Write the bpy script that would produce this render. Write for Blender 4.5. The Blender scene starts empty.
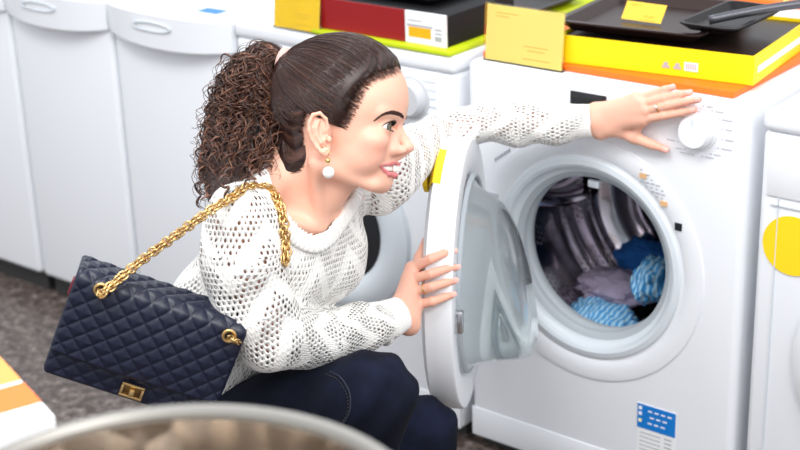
import bpy, bmesh, math, random
import numpy as np
from mathutils import Vector, Matrix, Quaternion
random.seed(7); rng = np.random.default_rng(7)
PI = math.pi
SC = bpy.context.scene
COL = SC.collection

# ---------------------------------------------------------------- camera frame
F = 1500.0
_X = np.array([2000, 515, -1500.]); _X /= np.linalg.norm(_X)
_D = np.array([130, 3875, 1500.]); _D /= np.linalg.norm(_D)
_X -= _D * (_X @ _D); _X /= np.linalg.norm(_X)
_Y = np.cross(_X, _D)
if _Y[2] < 0: _Y = -_Y
RC = np.array([_X, _Y, -_D])          # world = RC @ (right, down, forward)
CAM = np.array([0, 0, 1.6])
def Pz(px, py, z): return CAM + RC @ np.array([(px-400)/F, (py-225)/F, 1.0]) * z
def cdir(x, y, z): return RC @ np.array([x, y, z], float)

# ---------------------------------------------------------------- materials
def lin(c):
    return tuple(((v/12.92) if v <= .04045 else ((v+.055)/1.055)**2.4) for v in c)
def rgb(r, g, b): return lin((r/255, g/255, b/255))
def mat(name, col, rough=.5, metal=0, **k):
    m = bpy.data.materials.new(name); m.use_nodes = True
    b = m.node_tree.nodes['Principled BSDF']
    b.inputs['Base Color'].default_value = (*col, 1)
    b.inputs['Roughness'].default_value = rough
    b.inputs['Metallic'].default_value = metal
    for kk, v in k.items(): b.inputs[kk.replace('_', ' ')].default_value = v
    return m
class NT:
    """tiny helper to write node graphs"""
    def __init__(s, m): s.m = m; s.t = m.node_tree; s.b = s.t.nodes['Principled BSDF']
    def n(s, kind, **kw):
        x = s.t.nodes.new(kind)
        for k, v in kw.items(): setattr(x, k, v)
        return x
    def link(s, a, b): s.t.links.new(a, b)
    def val(s, inp, v):
        if hasattr(v, 'is_output') or isinstance(v, bpy.types.NodeSocket): s.link(v, inp)
        else: inp.default_value = v
    def math(s, op, a, b=0.0, c=0.0):
        x = s.n('ShaderNodeMath', operation=op)
        s.val(x.inputs[0], a); s.val(x.inputs[1], b)
        if op in ('MULTIPLY_ADD', 'SMOOTH_MAX', 'SMOOTH_MIN'): s.val(x.inputs[2], c)
        return x.outputs[0]
    def sstep(s, lo, hi, v):
        x = s.n('ShaderNodeMapRange', interpolation_type='SMOOTHSTEP')
        s.val(x.inputs[0], v); x.inputs[1].default_value = lo; x.inputs[2].default_value = hi
        return x.outputs[0]
    def noise(s, scale, detail=2, vec=None, rough=.5, dist=0):
        x = s.n('ShaderNodeTexNoise'); x.inputs['Scale'].default_value = scale
        x.inputs['Detail'].default_value = detail; x.inputs['Roughness'].default_value = rough
        x.inputs['Distortion'].default_value = dist
        if vec is not None: s.link(vec, x.inputs['Vector'])
        return x.outputs['Fac']
    def coord(s, which='Object'):
        return s.n('ShaderNodeTexCoord').outputs[which]
    def mapping(s, vec, scale=(1, 1, 1), rot=(0, 0, 0)):
        x = s.n('ShaderNodeMapping'); s.link(vec, x.inputs[0])
        x.inputs['Scale'].default_value = scale; x.inputs['Rotation'].default_value = rot
        return x.outputs[0]
    def sep(s, vec):
        x = s.n('ShaderNodeSeparateXYZ'); s.link(vec, x.inputs[0]); return x.outputs
    def ramp(s, fac, stops):
        x = s.n('ShaderNodeValToRGB'); s.link(fac, x.inputs[0])
        e = x.color_ramp.elements
        while len(e) < len(stops): e.new(.5)
        for q, (p, c) in zip(e, stops): q.position = p; q.color = (*c, 1)
        return x.outputs[0]
    def mix(s, fac, a, b):
        x = s.n('ShaderNodeMix', data_type='RGBA')
        s.val(x.inputs[0], fac)
        for i, v in ((6, a), (7, b)):
            if isinstance(v, tuple): x.inputs[i].default_value = (*v, 1)
            else: s.link(v, x.inputs[i])
        return x.outputs[2]
    def base(s, c): s.link(c, s.b.inputs['Base Color'])
    def bump(s, h, strength=.3, dist=.002):
        x = s.n('ShaderNodeBump'); x.inputs['Strength'].default_value = strength
        x.inputs['Distance'].default_value = dist
        s.link(h, x.inputs['Height']); s.link(x.outputs[0], s.b.inputs['Normal'])

# ---------------------------------------------------------------- objects
def thing(name, label, cat, loc=(0, 0, 0), rot=(0, 0, 0), group=None):
    o = bpy.data.objects.new(name, None); COL.objects.link(o)
    o.empty_display_size = .05
    o.location = loc; o.rotation_euler = rot
    o['label'] = label; o['category'] = cat
    if group: o['group'] = group
    return o
def tag(o, label, cat, group=None):
    o['label'] = label; o['category'] = cat
    if group: o['group'] = group
    return o
def link(name, me, mats, parent=None, smooth=True):
    o = bpy.data.objects.new(name, me); COL.objects.link(o)
    if mats is not None:
        for m in (mats if isinstance(mats, (list, tuple)) else [mats]): me.materials.append(m)
    if smooth is True: me.polygons.foreach_set('use_smooth', [True]*len(me.polygons))
    elif smooth:       # angle
        me.polygons.foreach_set('use_smooth', [True]*len(me.polygons))
        me.set_sharp_from_angle(angle=smooth)
    if parent: o.parent = parent
    return o
def bmobj(name, bm, mats, parent=None, smooth=.6):
    bmesh.ops.recalc_face_normals(bm, faces=bm.faces)
    me = bpy.data.meshes.new(name); bm.to_mesh(me); bm.free()
    return link(name, me, mats, parent, smooth)
def npobj(name, V, Fc, mats, parent=None, smooth=True):
    me = bpy.data.meshes.new(name)
    me.from_pydata(np.asarray(V, float).tolist(), [], Fc if isinstance(Fc, list) else Fc.tolist())
    me.update()
    return link(name, me, mats, parent, smooth)
def box(bm, lo, hi, bev=0, seg=2, mi=0):
    r = bmesh.ops.create_cube(bm, size=1)
    vs = r['verts']
    lo, hi = Vector(lo), Vector(hi)
    for v in vs: v.co = Vector(((lo[i]+hi[i])/2+(hi[i]-lo[i])*v.co[i]) for i in range(3))
    fs = set(f for v in vs for f in v.link_faces)
    for f in fs: f.material_index = mi
    if bev > 0:
        es = list(set(e for v in vs for e in v.link_edges))
        bmesh.ops.bevel(bm, geom=es, offset=bev, segments=seg, profile=.5, affect='EDGES')
def boxobj(name, lo, hi, m, parent=None, bev=0, seg=2):
    bm = bmesh.new(); box(bm, lo, hi, bev, seg); return bmobj(name, bm, m, parent)
def lathe(bm, prof, n=64, M=None, a0=0, a1=2*PI, shear=None, mi=None):
    """prof: list of (r, h); axis z, transformed by M"""
    full = abs(a1-a0-2*PI) < 1e-6
    k = n if full else n+1
    rings = []
    for (r, h) in prof:
        if r < 1e-6:
            v = Vector((0, 0, h)); 
            if shear: v = shear(v)
            rings.append([bm.verts.new(M @ v if M else v)])
        else:
            ring = []
            for i in range(k):
                a = a0+(a1-a0)*i/n
                v = Vector((r*math.cos(a), r*math.sin(a), h))
                if shear: v = shear(v)
                ring.append(bm.verts.new(M @ v if M else v))
            rings.append(ring)
    for j, (A, B) in enumerate(zip(rings, rings[1:])):
        for i in range(n):
            i2 = (i+1) % k
            if len(A) == 1 and len(B) == 1: continue
            if len(A) == 1: f = bm.faces.new((A[0], B[i], B[i2]))
            elif len(B) == 1: f = bm.faces.new((A[i], B[0], A[i2]))
            else: f = bm.faces.new((A[i], B[i], B[i2], A[i2]))
            if mi: f.material_index = mi[j]
def latheobj(name, prof, m, parent=None, n=64, M=None, smooth=.6, **k):
    bm = bmesh.new(); lathe(bm, prof, n, M, **k); return bmobj(name, bm, m, parent, smooth)
def frames(P):
    P = np.asarray(P, float)
    T = np.gradient(P, axis=0); T /= np.linalg.norm(T, axis=1)[:, None]+1e-12
    up = np.array([0, 0, 1.]) if abs(T[0][2]) < .9 else np.array([1., 0, 0])
    N = np.zeros_like(P); n = up-T[0]*(up@T[0]); n /= np.linalg.norm(n)
    for i in range(len(P)):
        n = n-T[i]*(n@T[i]); n /= np.linalg.norm(n)+1e-12; N[i] = n
    return T, N, np.cross(T, N)
def sweep(paths, rads, k=6, flat=1.0, cap=True):
    """tubes along several polylines -> V, F (rads: scalar or array per path)"""
    Vs, Fs, off = [], [], 0
    ang = np.arange(k)*2*PI/k
    ca, sa = np.cos(ang), np.sin(ang)
    for pi_, P in enumerate(paths):
        P = np.asarray(P, float); n = len(P)
        r = rads[pi_] if isinstance(rads, (list, tuple)) else rads
        r = np.broadcast_to(np.asarray(r, float), (n,))
        T, N, B = frames(P)
        V = P[:, None, :]+r[:, None, None]*(ca[None, :, None]*N[:, None, :]+flat*sa[None, :, None]*B[:, None, :])
        Vs.append(V.reshape(-1, 3))
        i = np.arange(n-1)[:, None]*k; j = np.arange(k)[None, :]; j2 = (j+1) % k
        q = np.stack([off+i+j, off+i+j2, off+i+k+j2, off+i+k+j], -1).reshape(-1, 4)
        Fs += q.tolist()
        if cap:
            Fs.append((off+np.arange(k))[::-1].tolist()); Fs.append((off+(n-1)*k+np.arange(k)).tolist())
        off += n*k
    return np.concatenate(Vs), Fs
def spline(pts, n=40):
    """catmull-rom through points"""
    P = np.asarray(pts, float); P = np.vstack([2*P[0]-P[1], P, 2*P[-1]-P[-2]])
    m = len(P)-3; out = []
    for t in np.linspace(0, m-1e-9, n):
        i = int(t); u = t-i
        a, b, c, d = P[i:i+4]
        out.append(.5*((2*b)+(-a+c)*u+(2*a-5*b+4*c-d)*u*u+(-a+3*b-3*c+d)*u**3))
    return np.array(out)
def text(name, s, size, m, parent, loc, rot, align='LEFT', ext=.0004):
    cu = bpy.data.curves.new(name, 'FONT'); cu.body = s; cu.size = size; cu.extrude = ext
    cu.align_x = align
    o = bpy.data.objects.new(name+'_tmp', cu); COL.objects.link(o)
    dg = bpy.context.evaluated_depsgraph_get()
    me = bpy.data.meshes.new_from_object(o.evaluated_get(dg)); me.name = name
    bpy.data.objects.remove(o)
    o = link(name, me, m, parent, False); o.location = loc; o.rotation_euler = rot
    return o
def copy_tree(o, parent=None, **props):
    c = o.copy(); COL.objects.link(c); c.parent = parent
    for k, v in props.items(): c[k] = v
    for ch in list(o.children): copy_tree(ch, c)
    return c
def cut(o, cutter):
    md = o.modifiers.new('b', 'BOOLEAN'); md.object = cutter; md.operation = 'DIFFERENCE'; md.solver = 'EXACT'
    dg = bpy.context.evaluated_depsgraph_get()
    me = bpy.data.meshes.new_from_object(o.evaluated_get(dg))
    o.modifiers.clear(); o.data = me
    me.polygons.foreach_set('use_smooth', [True]*len(me.polygons)); me.set_sharp_from_angle(angle=.6)
    bpy.data.objects.remove(cutter)

# ---------------------------------------------------------------- implicit surfaces
def smin(a, b, k):
    h = np.clip(.5+.5*(b-a)/k, 0, 1)
    return b*(1-h)+a*h-k*h*(1-h)
def smax(a, b, k): return -smin(-a, -b, k)
def s_ell(P, c, r, R=None):
    q = P-np.asarray(c, np.float32)
    if R is not None: q = q@np.asarray(R, np.float32)      # R columns = local axes
    r = np.asarray(r, np.float32)
    k0 = np.sqrt(((q/r)**2).sum(-1)); k1 = np.sqrt(((q/(r*r))**2).sum(-1))+1e-9
    return k0*(k0-1)/k1
def s_cone(P, a, b, ra, rb):
    a = np.asarray(a, np.float32); b = np.asarray(b, np.float32)
    d = b-a; L2 = float(d@d)+1e-12
    t = np.clip(((P-a)@d)/L2, 0, 1)
    q = P-a-t[..., None]*d
    return np.sqrt((q*q).sum(-1))-(ra+(rb-ra)*t)
def s_chain(P, pts, rs, k=.01):
    d = None
    for i in range(len(pts)-1):
        e = s_cone(P, pts[i], pts[i+1], rs[i], rs[i+1])
        d = e if d is None else smin(d, e, k)
    return d
def s_sph(P, c, r): return np.sqrt(((P-np.asarray(c, np.float32))**2).sum(-1))-r
def mesh_sdf(f, lo, hi, h, bs=16, slack=1.5):
    lo = np.asarray(lo, np.float32); n = np.ceil((np.asarray(hi)-lo)/h/bs).astype(int)*bs
    V = np.full(n+1, 1., np.float32)
    nb = n//bs
    I = np.stack(np.meshgrid(*[np.arange(k) for k in nb], indexing='ij'), -1).reshape(-1, 3)
    cen = lo+(I+.5)*bs*h
    d = f(cen.astype(np.float32))
    rad = bs*h*.87*slack
    inside = I[d < -rad]
    for i in inside: V[i[0]*bs:i[0]*bs+bs+1, i[1]*bs:i[1]*bs+bs+1, i[2]*bs:i[2]*bs+bs+1] = -1
    act = I[np.abs(d) <= rad]
    g = np.stack(np.meshgrid(*[np.arange(bs+1)]*3, indexing='ij'), -1).reshape(-1, 3)
    CH = 60
    for s in range(0, len(act), CH):
        a = act[s:s+CH]
        P = (lo+(a[:, None, :]*bs+g[None])*h).astype(np.float32)
        v = f(P.reshape(-1, 3)).reshape(len(a), bs+1, bs+1, bs+1)
        for q, i in enumerate(a): V[i[0]*bs:i[0]*bs+bs+1, i[1]*bs:i[1]*bs+bs+1, i[2]*bs:i[2]*bs+bs+1] = v[q]
    # surface nets
    S = V < 0
    c = np.zeros(tuple(n), np.int8)
    for dx in (0, 1):
        for dy in (0, 1):
            for dz in (0, 1): c += S[dx:dx+n[0], dy:dy+n[1], dz:dz+n[2]]
    ci = np.argwhere((c > 0) & (c < 8))
    idx = np.full(tuple(n), -1, np.int64); idx[tuple(ci.T)] = np.arange(len(ci))
    acc = np.zeros((len(ci), 3)); cnt = np.zeros(len(ci))
    cor = [(x, y, z) for x in (0, 1) for y in (0, 1) for z in (0, 1)]
    for a in cor:
        for ax in range(3):
            if a[ax]: continue
            b = list(a); b[ax] = 1
            va = V[tuple((ci+np.array(a)).T)]; vb = V[tuple((ci+np.array(b)).T)]
            m = (va < 0) != (vb < 0)
            t = np.where(m, va/(va-vb+1e-20), 0)
            p = np.broadcast_to(np.array(a, float), (len(ci), 3)).copy(); p[:, ax] += t
            acc[m] += p[m]; cnt[m] += 1
    VV = lo+(ci+acc/cnt[:, None])*h
    faces = []
    for ax in range(3):
        o1, o2 = [(1, 2), (2, 0), (0, 1)][ax]
        sl = [slice(1, -1)]*3; sl[ax] = slice(0, -1); sl2 = list(sl); sl2[ax] = slice(1, None)
        A = S[tuple(sl)]; B = S[tuple(sl2)]
        for flip, m in ((0, A & ~B), (1, ~A & B)):
            e = np.argwhere(m); 
            if not len(e): continue
            off = np.ones(3, int); off[ax] = 0
            e = e+off
            def at(d1, d2):
                q = e.copy(); q[:, o1] -= d1; q[:, o2] -= d2
                return idx[tuple(q.T)]
            q = np.stack([at(1, 1), at(0, 1), at(0, 0), at(1, 0)], -1)
            if flip: q = q[:, ::-1]
            faces.append(q)
    Fc = np.concatenate(faces)
    Fc = Fc[(Fc >= 0).all(1)]
    return VV.astype(np.float32), Fc
def relax(V, Fc, it=2, lam=.5):
    E = np.concatenate([Fc[:, [0, 1]], Fc[:, [1, 2]], Fc[:, [2, 3]], Fc[:, [3, 0]]])
    for _ in range(it):
        acc = np.zeros_like(V, float); cnt = np.zeros(len(V))
        for a, b in ((0, 1), (1, 0)):
            for k in range(3): acc[:, k] += np.bincount(E[:, a], V[E[:, b], k], len(V))
            cnt += np.bincount(E[:, a], minlength=len(V))
        V = V*(1-lam)+lam*acc/np.maximum(cnt, 1)[:, None]
    return V
def npmesh(name, V, Fc):
    me = bpy.data.meshes.new(name)
    me.vertices.add(len(V)); me.vertices.foreach_set('co', np.asarray(V, np.float32).ravel())
    me.loops.add(len(Fc)*4); me.loops.foreach_set('vertex_index', np.asarray(Fc, np.int32).ravel())
    me.polygons.add(len(Fc)); me.polygons.foreach_set('loop_start', np.arange(len(Fc), dtype=np.int32)*4)
    me.update(calc_edges=True); me.validate()
    return me
# ---------------------------------------------------------------- materials used by the appliances
M_white = mat('white_enamel', (.82, .84, .88), .28)
M_plast = mat('white_plastic', (.83, .845, .875), .38)
M_ring = mat('pale_grey_plastic', (.66, .71, .76), .35)
M_rub = mat('grey_rubber', (.42, .46, .50), .55)
M_dark = mat('black_display', (.012, .014, .018), .25)
M_black = mat('matt_black', (.010, .010, .012), .7, 0, Specular_IOR_Level=.25)
M_grey = mat('print_grey', (.42, .43, .46), .6)
M_lgrey = mat('pale_print', (.58, .59, .62), .6)
M_seam = mat('panel_gap', (.30, .32, .36), .6)
M_lime = mat('lime_laminate', rgb(196, 214, 20), .4)
M_orange = mat('orange_laminate', rgb(252, 116, 24), .45)
M_yel = mat('yellow_paper', rgb(255, 214, 20), .6)
M_yelcard = mat('pale_yellow_card', rgb(255, 230, 124), .6)
M_tan = mat('tan_sticker', (.75, .45, .22), .6)
M_blue = mat('blue_label', rgb(10, 120, 205), .45)
M_paper = mat('white_label', (.85, .86, .88), .5)
M_foot = mat('rubber_foot', (.03, .03, .03), .7)
M_steel = mat('brushed_steel', (.62, .62, .64), .22, 1)
M_clear = mat('clear_acrylic', (1, 1, 1), .03, 0, IOR=1.2, Transmission_Weight=1.0)
M_glass = mat('door_glass', (.93, .98, .985), .02, 0, IOR=1.18, Transmission_Weight=1.0, Coat_Weight=.6, Coat_Roughness=.03)
M_inglass = mat('dark_door_glass', (.012, .014, .018), .08, 0)

# floor: dark speckled stone tiles
M_floor = mat('speckled_brown_stone_floor', (.1, .08, .07), .32)
g = NT(M_floor); co = g.coord()
n1 = g.noise(38, 6, co, .65); n2 = g.noise(150, 3, co, .7); nn = g.math('ADD', g.math('MULTIPLY', n1, .65), g.math('MULTIPLY', n2, .35))
g.base(g.ramp(nn, [(.36, (.022, .017, .015)), (.47, (.072, .052, .044)), (.55, (.17, .135, .12)), (.66, (.36, .31, .28))]))
fl = boxobj('floor', (-9, -2, -.05), (4, 9, 0), M_floor); fl['kind'] = 'structure'
M_wall = mat('shop_wall_paint', (.80, .82, .85), .8)
g = NT(M_wall); g.bump(g.noise(40, 3), .1, .001)
wl = boxobj('wall_back', (-9, 8.9, 0), (4, 9, 3.2), M_wall); wl['kind'] = 'structure'

YF = 2.27          # front plane of the machine row
# ---------------------------------------------------------------- front loader
def front_shell(W, Dp, H, zc, rh, parent, nm='body'):
    """cabinet with a round opening in its front face (front at y=0)"""
    bm = bmesh.new(); box(bm, (-W/2, 0, .03), (W/2, Dp, H-.035), .012, 3)
    o = bmobj(nm, bm, M_white, parent)
    bm = bmesh.new()
    lathe(bm, [(0, -.1), (rh, -.1), (rh, .42), (0, .42)], 96, Matrix.Translation((0, 0, zc)) @ Matrix.Rotation(-PI/2, 4, 'X'))
    c = bmobj('cutter', bm, M_white)
    c.parent = parent
    bpy.context.view_layer.update()
    cut(o, c)
    return o
AX = Matrix.Rotation(PI/2, 4, 'X')      # lathe axis z -> -y (out of the front)
def front_parts(t, W=.596, Dp=.58, H=.85, zc=.5, xc=0, cover=True):
    if cover: boxobj('top_cover', (-W/2-.001, -.004, H-.036), (W/2+.001, Dp, H), M_white, t, .012, 4)
    boxobj('plinth', (-W/2+.01, .03, .004), (W/2-.01, Dp-.02, .036), M_foot, t)
    boxobj('kick_panel', (-W/2+.002, -.0022, .034), (W/2-.002, .004, .10), M_white, t, .002)
    for sx in (-1, 1):
        for y in (.06, Dp-.06):
            latheobj('foot', [(0, 0), (.022, 0), (.022, .012), (0, .012)], M_foot, t, 20, Matrix.Translation((sx*(W/2-.05), y, 0)))
def dial(t, x, z, r=.027, m=None):
    m = m or M_plast
    M = Matrix.Translation((x, 0, z)) @ AX
    d = latheobj('program_dial', [(r*1.18, -.001), (r*1.18, .003), (r*1.05, .0035), (r*.96, .019), (r*.86, .024), (0, .0245)], m, t, 48, M)
    boxobj('dial_pointer', (x-.0010, -.0252, z+.012), (x+.0010, -.0240, z+r*.85), M_ring, d)
    return d
def dial_print(t, x, z, rad, n=14, a0=-1.0, a1=4.1, m=None):
    bm = bmesh.new()
    for i in range(n):
        a = a0+(a1-a0)*i/(n-1)
        cx, cz = x+rad*math.sin(a), z+rad*math.cos(a)
        box(bm, (cx-.0012, -.0012, cz-.0012), (cx+.0012, -.0004, cz+.0012))
        L = .012+.008*((i*7) % 3)/2
        s = 1 if math.sin(a) > -.05 else -1
        x0 = cx+s*.006
        box(bm, (min(x0, x0+s*L), -.001, cz-.0011), (max(x0, x0+s*L), -.0004, cz+.0011))
    return bmobj('program_print', bm, m or M_grey, t, False)

# ================================================= the main machine with its door open
XM = -1.367
wm = thing('washing_machine', 'white front loading washing machine with its round door open and clothes inside', 'washing machine', (XM, YF, 0))
ZC = .497; XC = -.022
bm = bmesh.new(); box(bm, (-.298, 0, .03), (.298, .58, .85), .016, 4)
body = bmobj('cabinet', bm, M_white, wm)
bm = bmesh.new(); lathe(bm, [(0, -.5), (.258, -.5), (.258, -.03), (.195, -.03), (.195, .1), (0, .1)], 96, Matrix.Translation((XC, 0, ZC)) @ AX)
cc = bmobj('cutter', bm, None); cc.parent = wm
bpy.context.view_layer.update(); cut(body, cc)
front_parts(wm, cover=False)
MP = Matrix.Translation((XC, 0, ZC)) @ AX
# moulded surround, pale ring, rubber gasket, drum
latheobj('porthole_surround', [(.250, -.001), (.248, .003), (.240, .0045), (.226, .0045), (.216, .003), (.205, -.001), (.193, -.012)], M_white, wm, 128, MP)
latheobj('porthole_ring', [(.206, -.004), (.200, .004), (.190, .006), (.184, .003), (.181, -.006), (.176, -.012), (.170, -.014)], M_ring, wm, 128, MP)
latheobj('door_gasket', [(.180, -.010), (.172, -.014), (.164, -.016), (.158, -.022), (.157, -.030), (.161, -.036), (.157, -.042), (.156, -.050), (.160, -.062), (.175, -.070)], M_rub, wm, 128, MP)
bm = bmesh.new()
box(bm, (XC-.012, .020, ZC+.138), (XC+.012, .030, ZC+.152), .002)
bmobj('gasket_tab', bm, M_ring, wm)
M_dsteel = mat('dark_polished_steel', (.56, .53, .58), .12, 1)
M_drum = mat('perforated_drum_steel', (.68, .67, .68), .10, 1)
g = NT(M_drum); co = g.coord('UV'); u, v, _ = g.sep(co)
uu = g.math('MULTIPLY', u, 110); vv = g.math('MULTIPLY', v, 26)
row = g.math('FLOOR', vv); uu = g.math('ADD', uu, g.math('MULTIPLY', g.math('MODULO', row, 2), .5))
fu = g.math('SUBTRACT', g.math('FRACT', uu), .5); fv = g.math('SUBTRACT', g.math('FRACT', vv), .5)
dd = g.math('SQRT', g.math('ADD', g.math('MULTIPLY', fu, fu), g.math('MULTIPLY', fv, fv)))
hole = g.sstep(.30, .22, dd)
band = g.math('GREATER_THAN', g.math('FRACT', g.math('MULTIPLY', u, 9)), .35)
hole = g.math('MULTIPLY', hole, band)
g.base(g.mix(hole, (.60, .56, .61), (.01, .01, .01)))
g.link(g.math('SUBTRACT', 1, hole), g.b.inputs['Metallic'])
g.bump(g.math('SUBTRACT', 1, hole), .6, .002)
def uvlathe(name, prof, m, parent, M, n=128):
    k = len(prof); V = []; Fc = []; UV = []
    for i in range(n+1):
        a = 2*PI*i/n
        for r, h in prof: V.append(M @ Vector((r*math.cos(a), r*math.sin(a), h)))
    for i in range(n):
        for j in range(k-1):
            Fc.append([i*k+j, (i+1)*k+j, (i+1)*k+j+1, i*k+j+1])
            for ii, jj in ((i, j), (i+1, j), (i+1, j+1), (i, j+1)): UV += [ii/n, jj/(k-1)]
    me = bpy.data.meshes.new(name); me.from_pydata(V, [], Fc); me.update()
    uvl = me.uv_layers.new(name='UVMap'); uvl.data.foreach_set('uv', UV)
    return link(name, me, m, parent, True)
drum = uvlathe('drum', [(.170, -.066), (.195, -.074), (.232, -.100), (.236, -.115)]+[(.237, -.115-.25*i/10) for i in range(1, 11)], M_drum, wm, MP)
bm = bmesh.new()
prof = [(.237, -.365), (.225, -.368), (.205, -.352), (.185, -.350), (.160, -.366), (.110, -.368), (.085, -.352), (.060, -.345), (.040, -.338), (0, -.336)]
lathe(bm, prof, 96, MP)
bmobj('drum_back', bm, M_dsteel, drum)
for k in range(3):
    a = math.radians(168+120*k)
    bm = bmesh.new()
    secs = []
    for s in np.linspace(0, 1, 9):
        w = .040*(1-.25*s); hgt = .080*math.sin(PI*min(1, .12+s*.85))**.5
        ring = []
        for q in np.linspace(-1, 1, 9):
            r = .236-hgt*(1-q*q)**1.0*(1-.12*s)
            th = a+q*w/.236
            ring.append(bm.verts.new(MP @ Vector((r*math.cos(th+.25*s), r*math.sin(th+.25*s), -.118-.235*s))))
        secs.append(ring)
    for A, B in zip(secs, secs[1:]):
        for i in range(8): bm.faces.new((A[i], A[i+1], B[i+1], B[i]))
    bm.faces.new(secs[0]); bm.faces.new(secs[-1][::-1])
    bmobj('drum_paddle', bm, M_dsteel, drum, .8)
# hinge plates on the left of the porthole
for dz in (.075, -.03):
    h = boxobj('hinge_plate', (-.250, -.016, ZC+dz-.018), (-.222, .002, ZC+dz+.018), M_steel, wm, .004)
boxobj('hinge_block', (-.262, -.022, ZC-.06), (-.240, .0, ZC+.09), M_ring, wm, .006)
# control panel
boxobj('display_window', (-.060, -.003, .800), (.016, .003, .825), M_dark, wm, .001)
dial(wm, .202, .793, .031)
dial_print(wm, .202, .793, .047, m=M_lgrey)
bm = bmesh.new()
for i in range(4):
    for j in range(5):
        box(bm, (.092+.011*j, -.0056, .700-.007*i-.008*j), (.092+.011*j+.008*(.5+.5*((i+j) % 2)), -.0042, .702-.007*i-.008*j))
pr = bmobj('porthole_print', bm, M_grey, wm, False)
for x, z in ((.098, .690), (.142, .645)):
    s = boxobj('tan_sticker', (x-.007, -.0062, z-.0045), (x+.007, -.0040, z+.0045), M_tan, wm)
    s.location = (0, 0, 0)
boxobj('black_tag', (.166, -.0062, .600), (.180, -.0038, .614), M_dark, wm)
bm = bmesh.new()
for i in range(7): box(bm, (-.232+.0055*i, -.0012, .655+.0042*i), (-.229+.0055*i, -.0003, .662+.0042*i))
bmobj('maker_mark', bm, M_seam, wm, False)
# energy label, lower right of the front
lb = boxobj('energy_label', (.098, -.0012, .121), (.182, -.0003, .228), M_paper, wm)
boxobj('blue_field', (.099, -.0020, .176), (.181, -.0010, .227), M_blue, lb)
bm = bmesh.new()
for r_, (z, n0) in enumerate(((.216, 4), (.203, 3), (.190, 3))):
    for i in range(n0): box(bm, (.122+.014*i+.004*(r_ % 2), -.0024, z-.0015), (.131+.014*i+.004*(r_ % 2), -.0018, z+.0015))
bmobj('white_print', bm, M_paper, lb, False)
bm = bmesh.new()
for z, c in ((.219, 0), (.207, 0), (.192, 1)):
    box(bm, (.102, -.0024, z-.0035), (.109, -.0018, z+.0035), .001, 1, c)
bmobj('rating_icons', bm, [M_paper, M_yelcard], lb, False)
bm = bmesh.new()
for i in range(5): box(bm, (.105, -.0016, .165-.009*i), (.150, -.0011, .167-.009*i)); box(bm, (.158, -.0016, .165-.009*i), (.174, -.0011, .168-.009*i))
bmobj('fine_print', bm, M_grey, lb, False)

# open door
DR = .2475
a_ = math.radians(-28.5)
dd_ = Vector((-math.sin(a_), -math.cos(a_), 0)); nn_ = Vector((math.cos(a_), -math.sin(a_), 0))
Hh = Vector((-.240, -.022, .527))
dc = Hh+dd_*(DR-.006)
Md = Matrix(((nn_.x, dd_.x, 0), (nn_.y, dd_.y, 0), (0, 0, 1))).to_4x4()   # local x = inner normal, y = away from hinge, z up
Md = Matrix.Translation(dc) @ Md
Mdl = Md @ Matrix.Rotation(PI/2, 4, 'Y')     # lathe axis z -> local x
door = latheobj('door', [(0, -.062), (.13, -.060), (.20, -.056), (.235, -.052), (.250, -.044), (DR, -.030), (DR, -.004), (DR-.003, .001), (DR-.008, .002), (.204, .002), (.192, -.004), (.180, -.008), (.174, -.020), (.168, -.026), (0, -.030)], M_plast, wm, 128, Mdl)
def shr(v):     # deeper towards the bottom (lathe +x is local -z)
    k = max(0, v.z-.0)/.11
    return Vector((v.x*(1-.0*k)+.012*k, v.y, v.z*(1+.55*(v.x/.19))))
latheobj('glass_bowl', [(.180, -.004), (.176, .004), (.171, .006), (.162, .016), (.146, .070), (.138, .084), (.124, .090), (0, .092), (0, .089), (.123, .087), (.136, .081), (.143, .069), (.159, .014), (.168, .002), (.172, -.005)], M_glass, door, 96, Mdl, shear=shr, smooth=.9)
latheobj('bowl_seal', [(.183, .0), (.182, .006), (.178, .008), (.174, .006), (.172, .0)], M_rub, door, 96, Mdl)
bm = bmesh.new(); box(bm, (-.002, .205, -.020), (.016, .222, .020), .003); 
ob = bmobj('door_latch', bm, M_steel, door); ob.data.transform(Md)
bm = bmesh.new(); lathe(bm, [(0, -.068), (.046, -.068), (.046, -.060), (0, -.064)], 48, Mdl @ Matrix.Translation((-.222, .052, 0)))
lathe(bm, [(.225, -.0555), (.236, -.0535), (.2515, -.0455), (DR+.0012, -.032)], 20, Mdl, a0=math.radians(150), a1=math.radians(172))
bmobj('round_price_sticker', bm, M_yel, door)

# laundry inside the drum
def cloth_blob(name, c, r, seed, m, label, cat, amp=.02):
    bm = bmesh.new(); bmesh.ops.create_icosphere(bm, subdivisions=5, radius=1)
    from mathutils import noise as mn
    for v in bm.verts:
        p = v.co.copy()
        q = Vector((p.x*2.2+seed, p.y*2.2, p.z*2.2))
        n = mn.noise(q)*.6+abs(mn.noise(q*2.1))*.7+abs(mn.noise(q*4.5))*.35
        s = 1+n*amp/.02*.28-.15
        v.co = Vector((p.x*r[0]*s, p.y*r[1]*s, p.z*r[2]*s))
    o = bmobj(name, bm, m, None, True); o.location = c
    return tag(o, label, cat)
M_cb = mat('blue_striped_cloth', rgb(80, 170, 225), .8)
g = NT(M_cb); w = g.n('ShaderNodeTexWave'); g.link(g.coord(), w.inputs[0]); w.inputs['Scale'].default_value = 32; w.inputs['Distortion'].default_value = 3
g.base(g.ramp(w.outputs['Color'], [(.3, rgb(60, 150, 215)), (.7, rgb(170, 214, 240))]))
M_cp = mat('mauve_cloth', rgb(170, 158, 182), .85)
M_cd = mat('deep_blue_cloth', rgb(24, 96, 170), .85)
def Pyw(px, py, y):
    r = RC@np.array([(px-400)/F, (py-225)/F, 1.]); return tuple(CAM+r*(y/r[1]))
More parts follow.
